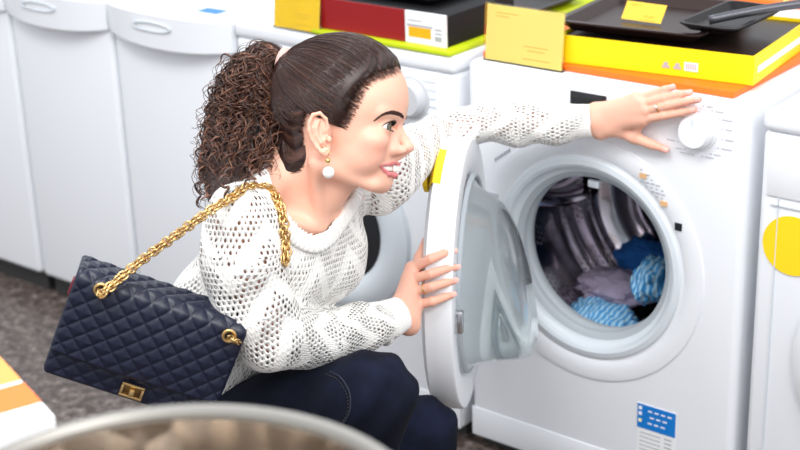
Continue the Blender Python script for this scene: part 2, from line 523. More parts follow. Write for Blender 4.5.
cloth_blob('blue_shirt', Pyw(600, 322, YF+.165), (.085, .072, .048), 3.1, M_cb, 'light blue striped garment lying lowest in the drum', 'clothes')
cloth_blob('mauve_shirt', Pyw(615, 288, YF+.235), (.090, .060, .040), 8.3, M_cp, 'greyish mauve garment lying between the blue clothes in the drum', 'clothes')
cloth_blob('blue_towel', Pyw(652, 280, YF+.185), (.036, .06, .050), 5.7, M_cb, 'bright blue garment highest on the right side of the drum', 'clothes')
cloth_blob('dark_blue_jumper', Pyw(648, 262, YF+.300), (.08, .036, .05), 12.4, M_cd, 'deep blue garment at the back of the drum', 'clothes')

# ================================================= closed front loaders (middle and right)
def closed_loader(label, x, dialx, ring_dx, door_r=.2, dark=True, zc=.42, dz=.75):
    t = thing('washing_machine', label, 'washing machine', (x, YF, 0))
    boxobj('cabinet', (-.298, 0, .03), (.298, .58, .815), M_white, t, .012, 3)
    front_parts(t)
    M = Matrix.Translation((ring_dx, 0, zc)) @ AX
    d = latheobj('door', [(door_r+.03, -.001), (door_r+.028, .012), (door_r+.01, .024), (door_r-.012, .028), (door_r-.032, .022), (door_r-.040, .014), (door_r-.044, .010)], M_ring if dark else M_plast, t, 96, M)
    if dark:
        latheobj('door_glass', [(door_r-.040, .011), (door_r-.08, .016), (0, .022)], M_inglass, d, 64, M)
    else:
        latheobj('door_glass', [(door_r-.040, .011), (door_r-.08, .016), (0, .022)], M_ring, d, 64, M)
    boxobj('detergent_drawer', (-.285, -.0035, .70), (-.12, .003, .80), M_plast, t, .003)
    dial(t, dialx, dz, .038 if dark else .032, M_lgrey if dark else None)
    return t
wm2 = closed_loader('white washing machine behind the woman with dark round door, under red oven box', -1.99, .188, -.015, .160, True, .432, .752)
bm = bmesh.new()
for i in range(8): box(bm, (.215, -.001, .79-.017*i), (.250, -.0004, .793-.017*i))
bmobj('program_print', bm, M_ring, wm2, False)
wm3 = closed_loader('white washing machine cut off by the right edge of the picture', -.746, .10, 0.01, .195, False, .42, .76)
bm = bmesh.new(); box(bm, (-.275, -.003, .684), (-.12, -.0005, .687)); box(bm, (-.262, -.003, .04), (-.2605, -.0005, .80))
bmobj('panel_line', bm, M_ring, wm3, False)
o = latheobj('round_sticker', [(0, 0), (.054, 0), (.054, .0012), (0, .0012)], M_yel, None, 64)
o.data.transform(AX.to_4x4()); o.location = (-.978, YF-.0012, .617)
tag(o, 'yellow round sticker on front of rightmost washing machine', 'sticker')
# ================================================= top loaders on the left
def top_loader(label, x0, x1):
    W = x1-x0-.006; t = thing('washing_machine', label, 'washing machine', ((x0+x1)/2, YF, 0), group='narrow top loading machines on the left')
    boxobj('cabinet', (-W/2, 0, .058), (W/2, .58, .79), M_white, t, .014, 3)
    boxobj('plinth', (-W/2+.01, .03, .0), (W/2-.01, .56, .062), M_foot, t)
    # lid: slightly overhanging, bowed front edge with a grip recess
    bm = bmesh.new(); n = 24; rings = []
    for lvl, (z, ins) in enumerate(((.772, .006), (.778, 0), (.842, 0), (.85, .008))):
        ring = []
        for i in range(n+1):
            u = -1+2*i/n; bow = .030*(1-abs(u)**2.6)
            ring.append(bm.verts.new((u*(W/2-ins), -.008-bow+ins, z-(.012*(1-u*u) if lvl < 2 else 0))))
        for i in range(n, -1, -1):
            u = -1+2*i/n; ring.append(bm.verts.new((u*(W/2-ins), .57-ins, z)))
        rings.append(ring)
    for A, B in zip(rings, rings[1:]):
        for i in range(len(A)): bm.faces.new((A[i], A[(i+1) % len(A)], B[(i+1) % len(A)], B[i]))
    bm.faces.new(rings[0][::-1]); bm.faces.new(rings[-1])
    lid = bmobj('lid', bm, M_white, t, .5)
    boxobj('lid_rear_panel', (-W/2+.01, .40, .849), (W/2-.01, .56, .885), M_plast, t, .01)
    bm = bmesh.new()
    ring = [(.062*math.cos(a), .010*math.sin(a)) for a in np.linspace(0, 2*PI, 40, endpoint=False)]
    P = [np.array([x-.02, -.040, .815+z]) for x, z in ring]
    V, Fc = sweep([P+[P[0]]], .0022, 6); npobj('grip', V, Fc, M_ring, lid)
    return t
top_loader('white top loading washing machine at the left edge of the picture', -3.55, -3.085)
top_loader('white top loading washing machine second from the left edge', -3.08, -2.70)
tl = top_loader('white top loading washing machine beside the curly ponytail, with blue sticker on lid', -2.695, -2.29)
boxobj('blue_sticker', (.07, .02, .8502), (.13, .055, .8515), M_blue, tl)

# ================================================= coloured boards and goods on top of the machines
def board(name, x0, x1, y0, y1, m, label, th=.012, z=.85):
    o = boxobj(name, (-(x1-x0)/2, 0, 0), ((x1-x0)/2, y1-y0, th), m, None, .002); o.location = ((x0+x1)/2, y0, z+.0005)
    return tag(o, label, 'board')
board('orange_board', -1.645, -1.115, YF+.028, YF+.56, M_orange, 'orange board lying on the open washing machine under the yellow box')
board('lime_board', -2.06, -1.70, YF-.004, YF+.56, M_lime, 'lime green board lying on the middle machine under the red box', .010)
Z1 = .8635
# yellow carton with dark oven inside
M_ybox = mat('yellow_carton', rgb(255, 222, 0), .5)
M_oven = mat('dark_brown_metal', rgb(52, 36, 34), .3, .4)
M_ovenb = mat('black_metal', rgb(28, 24, 26), .35, .5)
yb = thing('carton', 'bright yellow carton with dark baking tray, on the orange board', 'box', (-1.293, YF+.058, Z1))
yb.rotation_euler = (0, 0, math.radians(6.5))
bm = bmesh.new()
box(bm, (-.19, 0, 0), (.19, .003, .052)); box(bm, (.187, .003, 0), (.19, .30, .052)); box(bm, (-.19, .003, 0), (-.187, .30, .052)); box(bm, (-.19, .297, 0), (.19, .30, .052)); box(bm, (-.187, .003, 0), (.187, .297, .004))
bmobj('carton_body', bm, M_ybox, yb, False)
boxobj('inner_tray', (-.186, .004, .040), (.186, .296, .046), M_oven, yb)
boxobj('side_stripe', (.190, .02, .018), (.1908, .29, .030), M_paper, yb)
bm = bmesh.new(); box(bm, (.062, -.0008, .012), (.088, 0, .028)); bmobj('barcode_label', bm, M_paper, yb)
bm = bmesh.new()
for i in range(5): box(bm, (.066+.004*i, -.0012, .015), (.068+.004*i, -.0006, .026))
bmobj('barcode', bm, M_grey, yb, False)
bm = bmesh.new()
for x in (.020, .042): 
    box(bm, (x, -.0008, .013), (x+.014, 0, .018)); box(bm, (x+.003, -.0008, .018), (x+.011, 0, .024))
bmobj('carton_icons', bm, M_grey, yb, False)
# tray: dark shallow tray resting in the carton
tr = thing('baking_tray', 'dark brown rectangular baking tray lying in the yellow carton', 'tray', (-1.335, YF+.085, Z1+.053))
tr.rotation_euler = (0, 0, math.radians(6.5))
bm = bmesh.new()
W2, D2 = .205, .33
outer = [(-W2, 0), (W2-.06, 0), (W2-.06, D2), (-W2, D2)]
def rr(x0, y0, x1, y1, r, n=6):
    pts = []
    for cx_, cy_, a0 in ((x1-r, y0+r, -PI/2), (x1-r, y1-r, 0), (x0+r, y1-r, PI/2), (x0+r, y0+r, PI)):
        for i in range(n+1): a = a0+PI/2*i/n; pts.append((cx_+r*math.cos(a), cy_+r*math.sin(a)))
    return pts
def tray_mesh(x0, y0, x1, y1, h, lip=.012, wall=.016, r=.02):
    bm = bmesh.new(); rings = []
    for (off, z) in ((0, h-.003), (0, h), (lip, h), (lip+wall, .003), (lip+wall+.002, .003)):
        rings.append([bm.verts.new((x, y, z)) for x, y in rr(x0+off, y0+off, x1-off, y1-off, max(.004, r-off*.5))])
    for A, B in zip(rings, rings[1:]):
        for i in range(len(A)): bm.faces.new((A[i], A[(i+1) % len(A)], B[(i+1) % len(A)], B[i]))
    bm.faces.new(rings[-1])
    lower = []
    for (off, z) in ((lip+wall-.002, 0), ):
        lower.append([bm.verts.new((x, y, z)) for x, y in rr(x0+off, y0+off, x1-off, y1-off, max(.004, r-off*.5))])
    A, B = rings[0], lower[0]
    for i in range(len(A)): bm.faces.new((A[(i+1) % len(A)], A[i], B[i], B[(i+1) % len(A)]))
    bm.faces.new(lower[0][::-1])
    return bm
bmobj('tray_pan', tray_mesh(-.165, -.02, .125, .27, .022), M_oven, tr, .5)
# pan with a handle at the right of the carton
pn = thing('grill_pan', 'black pan with a long grey handle at the right end of the yellow carton', 'pan', (-1.205, YF+.20, Z1+.077))
bmobj('pan_body', tray_mesh(-.06, -.11, .055, .10, .014, .006, .010), M_ovenb, pn, .5)
V, Fc = sweep([spline([(-.02, -.06, .012), (.03, -.025, .024), (.08, .01, .034), (.16, .06, .046), (.24, .11, .056)], 24)], .0085, 12)
npobj('handle', V, Fc, mat('grey_handle', rgb(90, 90, 96), .35, .6), pn)
# price cards
def card(name, x, y, z, w, h, m, label, rz=0, tilt=-.12, acr=True):
    t = thing(name, label, 'price card', (x, y, z), (0, 0, rz))
    bm = bmesh.new(); box(bm, (-w/2, -.0004, .002), (w/2, .0004, h))
    c = bmobj('paper', bm, m, t, False); c.rotation_euler = (tilt, 0, 0)
    for i, (zz, a, b) in enumerate(((.86, .12, .42), (.80, .12, .30), (.34, .5, .82), (.27, .55, .78), (.12, .5, .85))):
        boxobj('print_line', (-w/2+a*w, -.0009, zz*h), (-w/2+b*w, -.0005, zz*h+.0014), M_cardprint, c)
    if acr:
        bm = bmesh.new()
        box(bm, (-w/2-.003, -.0034, 0), (w/2+.003, -.0016, h+.002)); box(bm, (-w/2-.003, .0016, 0), (w/2+.003, .0032, h+.002)); box(bm, (-w/2-.003, -.0034, 0), (w/2+.003, .0032, .002))
        s = bmobj('acrylic_holder', bm, M_clear, t, False); s.rotation_euler = (tilt, 0, 0)
        bm = bmesh.new(); box(bm, (-w/2-.003, -.002, 0), (w/2+.003, .045, .002)); bmobj('holder_foot', bm, M_clear, t, False)
    return t
M_cardprint = mat('card_print', rgb(226, 178, 50), .6)
card('price_card', -1.545, YF+.016, .851, .172, .108, M_yelcard, 'pale yellow price card standing on the front left corner of the open machine', 0, -.10)
card('price_card', -2.105, YF-.001, .851, .125, .10, mat('golden_card', rgb(255, 210, 24), .6), 'golden yellow price card standing left of the red box', 0, -.12)
card('price_card', -1.385, YF+.175, Z1+.058, .085, .040, mat('amber_card', rgb(240, 196, 60), .6), 'small amber price card leaning inside the dark baking tray', 0, -.65, False)
card('price_card', -1.168, YF+.345, Z1+.075, .03, .02, M_yelcard, 'tiny yellow tag on the pan at the right end of the carton', 0, -.9, False)
# red carton on the lime board
M_red = mat('dark_red_carton', rgb(148, 20, 24), .35)
rb = thing('carton', 'dark red and black carton with white label, on the lime board', 'box', (-1.93, YF+.012, .8615), (0, 0, math.radians(0)))
boxobj('carton_front', (-.165, 0, 0), (.108, .005, .064), M_red, rb)
boxobj('carton_body', (-.165, .005, 0), (.208, .235, .062), M_black, rb, .001)
boxobj('white_label', (.108, -.0006, 0), (.208, .005, .064), M_paper, rb)
boxobj('orange_field', (.117, -.0012, .013), (.172, -.0004, .033), mat('amber_field', rgb(255, 176, 10), .5), rb)
bm = bmesh.new()
box(bm, (.113, -.0010, .034), (.176, -.0005, .038)); box(bm, (.182, -.001, .01), (.198, -.0005, .020)); box(bm, (.182, -.001, .024), (.198, -.0005, .027)); box(bm, (.182, -.001, .032), (.198, -.0005, .035)); box(bm, (.115, -.001, .045), (.150, -.0005, .047))
bmobj('label_print', bm, M_grey, rb, False)
boxobj('side_mark', (.208, .17, .028), (.2086, .205, .036), M_grey, rb)
def hob(name, x, y, z, w, d, m, label, n=4):
    t = thing(name, label, 'tray', (x, y, z))
    bmobj('tray_pan', tray_mesh(-w/2, 0, w/2, d, .02), m, t, .5)
    return t
hob('baking_tray', -1.95, YF+.05, .8615+.0625, .34, .20, M_ovenb, 'black baking tray lying on the red carton')
hob('baking_tray', -1.88, YF+.28, .8615, .36, .22, M_ovenb, 'black baking tray behind the red carton on the lime board')
lm = boxobj('lime_box', (-.10, 0, 0), (.10, .13, .035), M_lime, None, .002); lm.location = (-1.78, YF+.565, .851)
tag(lm, 'lime green packet lying behind the pale yellow price card', 'packet')

# ================================================= second row of machines behind (their tops show at the upper right)
def back_machine(x, label):
    t = thing('washing_machine', label, 'washing machine', (x, YF+1.24, 0), (0, 0, PI))
    boxobj('cabinet', (-.298, 0, .03), (.298, .58, .815), M_white, t, .012, 2)
    boxobj('top_cover', (-.298, -.004, .814), (.298, .58, .85), M_white, t, .012, 2)
    latheobj('door', [(.2, -.001), (.2, .02), (.14, .02), (0, .01)], M_plast, t, 48, Matrix.Translation((0, 0, .45)) @ AX)
    return t
back_machine(-1.90, 'white machine in the rear row seen only as a top')
back_machine(-1.27, 'white machine in the rear row carrying the orange board')
board('orange_board', -1.52, -1.02, YF+.70, YF+1.2, M_orange, 'orange board on the rear machine at the top right corner')
# =====================================================================  the woman
W_ = thing('person', 'woman in white openwork sweater and dark jeans crouching at the open washing machine', 'person', tuple(Pz(235, 450, 2.45)*np.array([1, 1, 0])))
W0 = np.array(W_.location, float)
def wobj(name, V, Fc, mats, parent=W_, smooth=True):
    """mesh given in world coordinates, parented to the woman's empty"""
    V = np.asarray(V, float)-W0
    if isinstance(Fc, np.ndarray):
        me = npmesh(name, V, Fc); o = link(name, me, mats, parent, smooth)
    else: o = npobj(name, V, Fc, mats, parent, smooth)
    if parent is not W_ and parent is not None: pass
    return o
# ---------------------------------------------------------------- materials
def lrp(a, b, t): return a+(b-a)*t
M_skin = mat('skin', rgb(236, 184, 158), .48, 0, Subsurface_Weight=.22, Subsurface_Scale=.012)
M_skin.node_tree.nodes['Principled BSDF'].inputs['Subsurface Radius'].default_value = (1, .35, .2)
g = NT(M_skin); at = g.n('ShaderNodeAttribute'); at.attribute_name = 'tint'
sc_ = g.n('ShaderNodeSeparateColor'); g.link(at.outputs['Color'], sc_.inputs[0])
c = g.mix(g.math('MULTIPLY', g.noise(55, 3, g.coord(), .6), .25), rgb(238, 186, 162), rgb(226, 162, 138))
c = g.mix(g.math('MULTIPLY', sc_.outputs[1], .55), c, rgb(230, 132, 118))
c = g.mix(sc_.outputs[2], c, rgb(70, 44, 38))
c = g.mix(sc_.outputs[0], c, rgb(212, 122, 124))
g.base(c); g.bump(g.noise(900, 2, g.coord()), .06, .0006)
M_nail = mat('nail', rgb(236, 182, 170), .25)
M_tooth = mat('teeth', rgb(246, 242, 236), .2)
M_mouth = mat('mouth_inside', rgb(90, 30, 34), .6)
M_cami = mat('white_vest', (.80, .79, .77), .8)
M_gold = mat('gold', rgb(218, 182, 124), .32, 1)
M_pearl = mat('pearl', (.92, .91, .88), .18, 0, Coat_Weight=.6)
M_hair = mat('dark_brown_hair', rgb(62, 40, 34), .38)
g = NT(M_hair); co = g.coord('UV'); u, v, _ = g.sep(co)
cmb = g.n('ShaderNodeCombineXYZ'); g.link(g.math('MULTIPLY', u, 150), cmb.inputs[0]); g.link(g.math('MULTIPLY', v, 3), cmb.inputs[1])
ns = g.noise(1.0, 4, cmb.outputs[0], .7)
g.base(g.ramp(ns, [(.30, rgb(24, 14, 13)), (.55, rgb(50, 31, 27)), (.75, rgb(96, 62, 50))])); g.bump(ns, .55, .0025)
M_cap = M_hair.copy(); M_cap.name = 'combed_brown_hair'
g = NT(M_cap); hd = g.n('ShaderNodeAttribute'); hd.attribute_name = 'hd'
rp_ = [n_ for n_ in g.t.nodes if n_.type == 'TEX_NOISE'][0]
fr2 = g.math('LESS_THAN', rp_.outputs['Fac'], g.math('SUBTRACT', .66, g.math('MULTIPLY', hd.outputs['Fac'], .5)))
tr_ = g.n('ShaderNodeBsdfTransparent'); mx = g.n('ShaderNodeMixShader'); g.link(fr2, mx.inputs[0]); g.link(g.b.outputs[0], mx.inputs[1]); g.link(tr_.outputs[0], mx.inputs[2])
g.link(mx.outputs[0], [n_ for n_ in g.t.nodes if n_.type == 'OUTPUT_MATERIAL'][0].inputs[0])
M_strand = mat('brown_hair_strands', rgb(70, 44, 36), .36)
g = NT(M_strand); oi = g.n('ShaderNodeAttribute'); oi.attribute_name = 'sv'
g.base(g.ramp(oi.outputs['Fac'], [(0, rgb(26, 16, 14)), (.5, rgb(74, 46, 37)), (1, rgb(156, 106, 80))]))

# ---------------------------------------------------------------- head frame
HS = .00152/1.43*1.0           # design units (mm at 1.43 mm per pixel) -> metres
HZ = 2.28
yaw = math.radians(12); SY, CY = math.sin(yaw), math.cos(yaw)
hx = cdir(math.cos(yaw), 0, -math.sin(yaw)); hy = cdir(math.sin(yaw), 0, math.cos(yaw)); hz = cdir(0, -1, 0)
HR = np.stack([hx, hy, hz], 1)
HO = Pz(328, 143, HZ)
def H2W(P): return HO+(np.asarray(P, float)*HS)@HR.T
def W2H(P): return ((np.asarray(P, float)-HO)@HR)/HS
def L(px, py, y=0): return np.array([((px-328)*1.43-y*SY)/CY, y, (143-py)*1.43])
def side2(P): return np.stack([P[:, 0]*CY-np.abs(P[:, 1])*SY, P[:, 2]], 1).astype(np.float32)
# torso frame
shR = Pz(236, 220, 2.19); shL = Pz(376, 178, 2.42)
MS = (shR+shL)/2; PV = Pz(178, 460, 2.44)
tl_ = (shL-shR)/np.linalg.norm(shL-shR); tu = MS-PV; tu -= tl_*(tu@tl_); tu /= np.linalg.norm(tu)
tf = np.cross(tl_, tu); tf = tf if (RC.T@tf)[0] > 0 else -tf
TR = np.stack([tl_, tf, tu], 1)          # lateral(L), forward, up
def T2W(a, b, c): return MS+TR@np.array([a, b, c], float)
NB = T2W(0, -.035, .030)                  # base of the neck

def poly_sd(P2, poly):
    poly = np.asarray(poly, np.float32); n = len(poly)
    d = np.full(len(P2), 1e9, np.float32); s = np.ones(len(P2), np.float32)
    for i in range(n):
        a = poly[i]; b = poly[i-1]; e = b-a; w = P2-a
        t = np.clip((w@e)/(e@e), 0, 1); q = w-t[:, None]*e
        d = np.minimum(d, (q*q).sum(1))
        c1 = P2[:, 1] >= a[1]; c2 = P2[:, 1] < b[1]; c3 = e[0]*w[:, 1] > e[1]*w[:, 0]
        s = np.where((c1 & c2 & c3) | (~c1 & ~c2 & ~c3), -s, s)
    return s*np.sqrt(d)
EC = np.array([87., -31., 19.]); ER = 12.6       # right eye (near)
def eye_open(P, side=-1):
    c = EC*np.array([1, -side, 1])
    q = P-c.astype(np.float32)
    az = np.degrees(np.arctan2(-q[:, 1]*(-side), q[:, 0]))*1.0   # + = towards temple
    rr_ = np.sqrt((q*q).sum(1))+1e-6
    el = np.degrees(np.arcsin(np.clip(q[:, 2]/rr_, -1, 1)))
    t = (az-10)/70
    up = 29*(1-t*t)+2*t; lo = -19*(1-t*t)+1*t
    up = np.where(np.abs(t) > 1.4, -30, up); lo = np.where(np.abs(t) > 1.4, 30, lo)
    return np.maximum(el-up, lo-el)*ER*PI/180, rr_
def cranium(P):
    d = s_ell(P, (20, 0, 62), (95, 75, 88))
    d = smin(d, s_ell(P, (60, 0, 62), (52, 60, 56)), 12)
    return d
def f_face0(P):
    P = P.astype(np.float32)
    ax = P.copy(); ax[:, 1] = np.abs(ax[:, 1])        # mirror
    d = cranium(P)
    d = smin(d, s_ell(P, (42, 0, 4), (57, 56, 58)), 14)               # mid face
    d = smin(d, s_cone(ax, (8, 45, -34), (68, 19, -59), 13, 11), 16)
    d = smin(d, s_ell(P, (38, 0, -22), (50, 48, 34)), 14)   # jaw line
    d = smin(d, s_ell(P, (77, 0, -57), (16, 21, 16)), 11)             # chin
    d = smin(d, s_ell(ax, (74, 37, 0), (22, 20, 18)), 10)             # cheekbone
    d = smin(d, s_ell(ax, (62, 35, -20), (25, 17, 22)), 14)           # smiling cheek
    d = smin(d, s_cone(ax, (100, 9, 38), (88, 44, 39), 9, 7.5), 9)    # brow ridge
    d = smin(d, s_ell(P, (82, 0, -20), (17, 27, 26)), 9)              # upper jaw
    d = smin(d, s_ell(P, (83, 0, -42), (12, 23, 20)), 9)              # lower lip region
    d = smax(d, -s_ell(ax, (110, 33, 19), (15, 16, 9.5)), 8)          # eye hollow
    # nose
    n = s_cone(P, (98, 0, 27), (114.5, 0, -4), 7.5, 6.8)
    n = smin(n, s_sph(P, (118.5, 0, -8.0), 7.0), 6)
    n = smin(n, s_ell(ax, (107.5, 11, -12), (9.5, 6, 6.6)), 5)
    n = smin(n, s_cone(P, (113, 0, -14), (103, 0, -21), 5, 5), 4)
    n = smin(n, s_cone(ax, (100, 9, 10), (98, 17, -12), 7, 8), 8)
    d = smin(d, n, 6)
    d = smax(d, -s_ell(ax, (111.5, 6.5, -19), (5, 2.8, 3.4)), 1.2)
    return d
def march(f, px, py, y0=-95, y1=0):
    ys = np.linspace(y0, y1, 500); Q = np.array([L(px, py, y) for y in ys]); d = f(Q); i = np.argmax(d < 0) if (d < 0).any() else len(ys)-1
    return Q[i]
def _path(pxs, mid):
    out = [march(f_face0, a, b) for a, b in pxs]+[np.array(mid, float)]
    return [np.array([p[0], abs(p[1]), p[2]]) for p in out]
UPP = _path([(380.5, 166.3), (385.5, 166.0), (391, 164.6), (396, 163.6)], L(399.5, 165))
LOP = _path([(380.7, 166.8), (384.5, 171.4), (389, 175.0), (392.8, 176.0)], L(395.8, 175.6))
MIP = [(a+b)/2 for a, b in zip(UPP, LOP)]
def lips(ax):
    return s_chain(ax, UPP, [.8, 1.6, 2.2, 2.5, 2.5], 2), s_chain(ax, LOP, [.9, 2.3, 3.3, 3.7, 3.9], 2)
def f_head(P):
    P = P.astype(np.float32)
    ax = P.copy(); ax[:, 1] = np.abs(ax[:, 1])        # mirror
    d = f_face0(P)
    # mouth
    mo = s_chain(ax, MIP, [.7, 2.6, 4.2, 5.0, 5.0], 1.5); mo2 = s_chain(ax, [p-np.array([4, 1.5, 0]) for p in MIP], [.5, 2.4, 4.0, 4.8, 4.8], 1.5)
    d = smax(d, -np.minimum(mo, mo2), 1.2)
    up, lo = lips(ax)
    d = smin(d, up, 2.0); d = smin(d, lo, 2.2)
    # eyelids
    for s in (-1, 1):
        c = EC*np.array([1, -s, 1])
        d = smin(d, s_sph(P, c, ER+1.5), 3)
        d = smin(d, s_cone(P, c+(10, -3*-s*0, 9.5), c+(3, 10*s, 8.5), 3.0, 2.6), 3)
        op, r_ = eye_open(P, s)
        d = smax(d, -np.maximum(op, r_-26), .7)
    # ears
    for s in (-1, 1):
        def E(px, py, y): q = L(px, py, y); q[1] = s*abs(y); return q
        e = s_ell(P, E(323, 138, -72), (13, 4.5, 24), None)
        e = s_chain(P, [E(325, 127, -73), E(324, 146, -73)], [9, 6.5], 3)
        q = P.copy()
        e = np.maximum(e, np.abs(P[:, 1]-s*75)-2.6)
        hel = s_chain(P, [E(329, 139, -75), E(331, 132, -77), E(329, 123, -80), E(323, 117.5, -83), E(316.5, 119, -85), E(313, 126, -86), E(312.5, 134, -86), E(315.5, 143, -84), E(320, 150, -81), E(325, 155, -79)], [1.8, 2.0, 2.3, 2.6, 2.8, 2.8, 2.7, 2.6, 2.9, 3.6], 1.5)
        anti = s_chain(P, [E(322, 124, -80), E(319.5, 131, -81.5), E(320, 139, -81), E(324, 146, -80)], [2.0, 2.6, 2.6, 2.6], 1.5)
        back = s_chain(P, [E(317, 122, -78), E(316, 132, -79), E(321, 147, -76)], [5, 5, 4.5], 3)
        lobe = s_ell(P, E(328.5, 155, -76), (6.2, 3.6, 7.5))
        trag = s_ell(P, E(332, 142.5, -76), (3.6, 3.6, 5))
        base = s_cone(P, E(329.5, 128, -67), E(330, 152, -66), 5.5, 5)
        e = smin(smin(e, back, 3), base, 5); e = smin(e, hel, 2); e = smin(e, anti, 2); e = smin(e, lobe, 3); e = smin(e, trag, 2)
        e = smax(e, -s_ell(P, E(326.8, 139, -81), (5.0, 6, 7)), 1.5)
        d = smin(d, e, 2.5)
    return d
nbh = W2H(NB); 
_tl, _tf, _tu = (HR.T@tl_), (HR.T@tf), (HR.T@tu)     # torso axes in head frame
def TH(a, b, c): return W2H(T2W(a, b, c))
NOTCH = TH(.004, .062, -.012)
def f_upper(P):
    """head + neck + upper chest in head coordinates"""
    P = P.astype(np.float32)
    d = f_head(P)
    nk = s_cone(P, (-8, 0, -6), TH(0, -.030, .015), 49, 56)
    nk = smin(nk, s_cone(P, (28, 0, -42), TH(.0, .018, .0), 22, 32), 20)
    # neck tendons and throat
    for s in (-1, 1): nk = smin(nk, s_cone(P, (-6, s*50, -30), TH(s*.018, .046, -.014), 9, 7), 12)
    d = smin(d, nk, 15)
    R = np.stack([_tl, _tf, _tu], 1)
    k = 1/HS
    ch = s_ell(P, TH(0, -.004, -.12), (.126*k, .080*k, .135*k), R)
    for s in (-1, 1):
        ch = smin(ch, s_cone(P, TH(s*.022, .046, -.022), TH(s*.120, .014, .004), 8, 8), 12)     # collar bones
        ch = smin(ch, s_cone(P, TH(s*.03, -.04, .035), TH(s*.135, -.016, -.008), 32, 26), 26)        # trapezius
        ch = smin(ch, s_sph(P, TH(s*.140, -.004, -.020), 34), 24)
        ch = smin(ch, s_ell(P, TH(s*.058, .030, -.125), (42, 44, 44)), 28)
    d = smin(d, ch, 16)
    d = smax(d, -s_ell(P, TH(0, .066, .004), (9, 12, 10)), 8)
    return d
def tinted(me, T):
    a = me.color_attributes.new('tint', 'FLOAT_COLOR', 'POINT'); a.data.foreach_set('color', np.asarray(T, np.float32).ravel())

hV, hF = mesh_sdf(f_upper, (-150, -170, -215), (135, 170, 160), 1.55)
hV = relax(hV, hF, 1, .4)
# drop faces that will lie deep below the sweater
cz = hV[hF].mean(1)
tint = np.zeros((len(hV), 4)); tint[:, 3] = 1
aV = hV.copy(); aV[:, 1] = np.abs(aV[:, 1])
up, lo = lips(aV.astype(np.float32))
tint[:, 0] = np.clip(1-np.minimum(up, lo)/1.0, 0, 1)*(hV[:, 0] > 78)
chk = np.exp(-(((aV-np.array([72, 40, -10]))/np.array([26, 30, 18]))**2).sum(1))
ears = np.exp(-(((aV-np.array([-6, 80, 8]))/np.array([16, 14, 26]))**2).sum(1))
nose = np.exp(-(((aV-np.array([118, 0, -10]))/np.array([10, 14, 10]))**2).sum(1))
tint[:, 1] = np.clip(.7*chk+.6*ears+.35*nose, 0, 1)
lin_ = np.zeros(len(hV))
for s in (-1, 1):
    op, r_ = eye_open(hV.astype(np.float32), s)
    top = (hV[:, 2] > EC[2]+1.0)
    l1 = np.clip(1-np.abs(op-.2)/1.5, 0, 1)*(r_ < 17)*top
    l2 = .45*np.clip(1-np.abs(op-.2)/1.2, 0, 1)*(r_ < 17)*(~top)
    lin_ = np.maximum(lin_, np.maximum(l1, l2))
tint[:, 2] = lin_
headW = H2W(hV)

# ---------------------------------------------------------------- hands (world)
def chainP(pts): return [Pz(*p) for p in pts]
def hand_sdf(wr, fingers, thumb, fr, palm_r, web):
    """wr: list of wrist points; fingers: list of joint lists (MCP first)"""
    def f(P):
        P = P.astype(np.float32); d = None
        for fi in fingers:
            m = fi[0]
            for w in wr:
                e = s_cone(P, w, m, palm_r, fr*1.18); d = e if d is None else smin(d, e, .010)
        for a, b in zip(fingers, fingers[1:]):
            d = smin(d, s_cone(P, a[0], b[0], fr*1.12, fr*1.12), .006)
        for w1, w2 in zip(wr, wr[1:]): d = smin(d, s_cone(P, w1, w2, palm_r, palm_r), .008)
        t0 = s_chain(P, thumb[:3], [fr*1.7, fr*1.25, fr*1.05], .006)
        d = smin(d, t0, .012)
        d = smin(d, s_cone(P, thumb[1], fingers[-1][0] if web > 0 else fingers[0][0], fr*.8, fr*.8), .010) if web else d
        th = s_chain(P, thumb[1:], [fr*1.25, fr*1.08, fr*.85], .003)
        d = smin(d, th, .004)
        for i, fi in enumerate(fingers):
            rs = [fr*1.10, fr*1.04, fr*.92, fr*.76]
            e = s_chain(P, fi, rs[:len(fi)], .002)
            d = smin(d, e, .0028)
        return d
    return f
def nails(fingers, r, away, name):
    """small nail plates on the last phalanx; away = direction the nails face"""
    Vs, Fs, off = [], [], 0
    for fi in fingers:
        a, b = np.array(fi[-2]), np.array(fi[-1]); ax = (b-a)/np.linalg.norm(b-a)
        n = away-ax*(away@ax); n /= np.linalg.norm(n); s = np.cross(ax, n)
        c = b+ax*.0005
        m = 7; k = 6
        g_ = []
        for i in range(m):
            for j in range(k):
                t = -1+2*i/(m-1); q = -1+2*j/(k-1)
                wdt = 1-.25*abs(t)**3
                g_.append(c+ax*(t*.0052)+(s*math.sin(q*.85*wdt)+n*math.cos(q*.85*wdt))*r*1.035)
        Vs += g_
        for i in range(m-1):
            for j in range(k-1): Fs.append([off+i*k+j, off+i*k+j+1, off+(i+1)*k+j+1, off+(i+1)*k+j])
        off += m*k
    return np.array(Vs), Fs
# left hand, flat on the control panel
def Pl(px, py, off):
    r = RC@np.array([(px-400)/F, (py-225)/F, 1.]); t = (YF-off)/r[1]; return CAM+r*t
lw = [Pl(596, 112, .030), Pl(598, 121, .033), Pl(601, 130, .032)]
lf = [[Pl(636, 99, .021), Pl(652, 94, .016), Pl(665, 89.5, .013), Pl(673, 87, .009)],
      [Pl(642, 103.5, .023), Pl(664, 98, .021), Pl(680, 94, .015), Pl(690, 92.5, .010)],
      [Pl(645, 110.5, .024), Pl(668, 105.5, .024), Pl(686, 101.5, .022), Pl(699, 99.5, .020)],
      [Pl(643, 119, .024), Pl(664, 115.5, .024), Pl(682, 112.5, .022), Pl(694, 110, .021)]]
lt = [Pl(612, 128, .028), Pl(634, 137.5, .018), Pl(652, 144.5, .013), Pl(666, 149.5, .010)]
FR = .0076
f_lh = hand_sdf(lw, lf, lt, FR, .0135, 1)
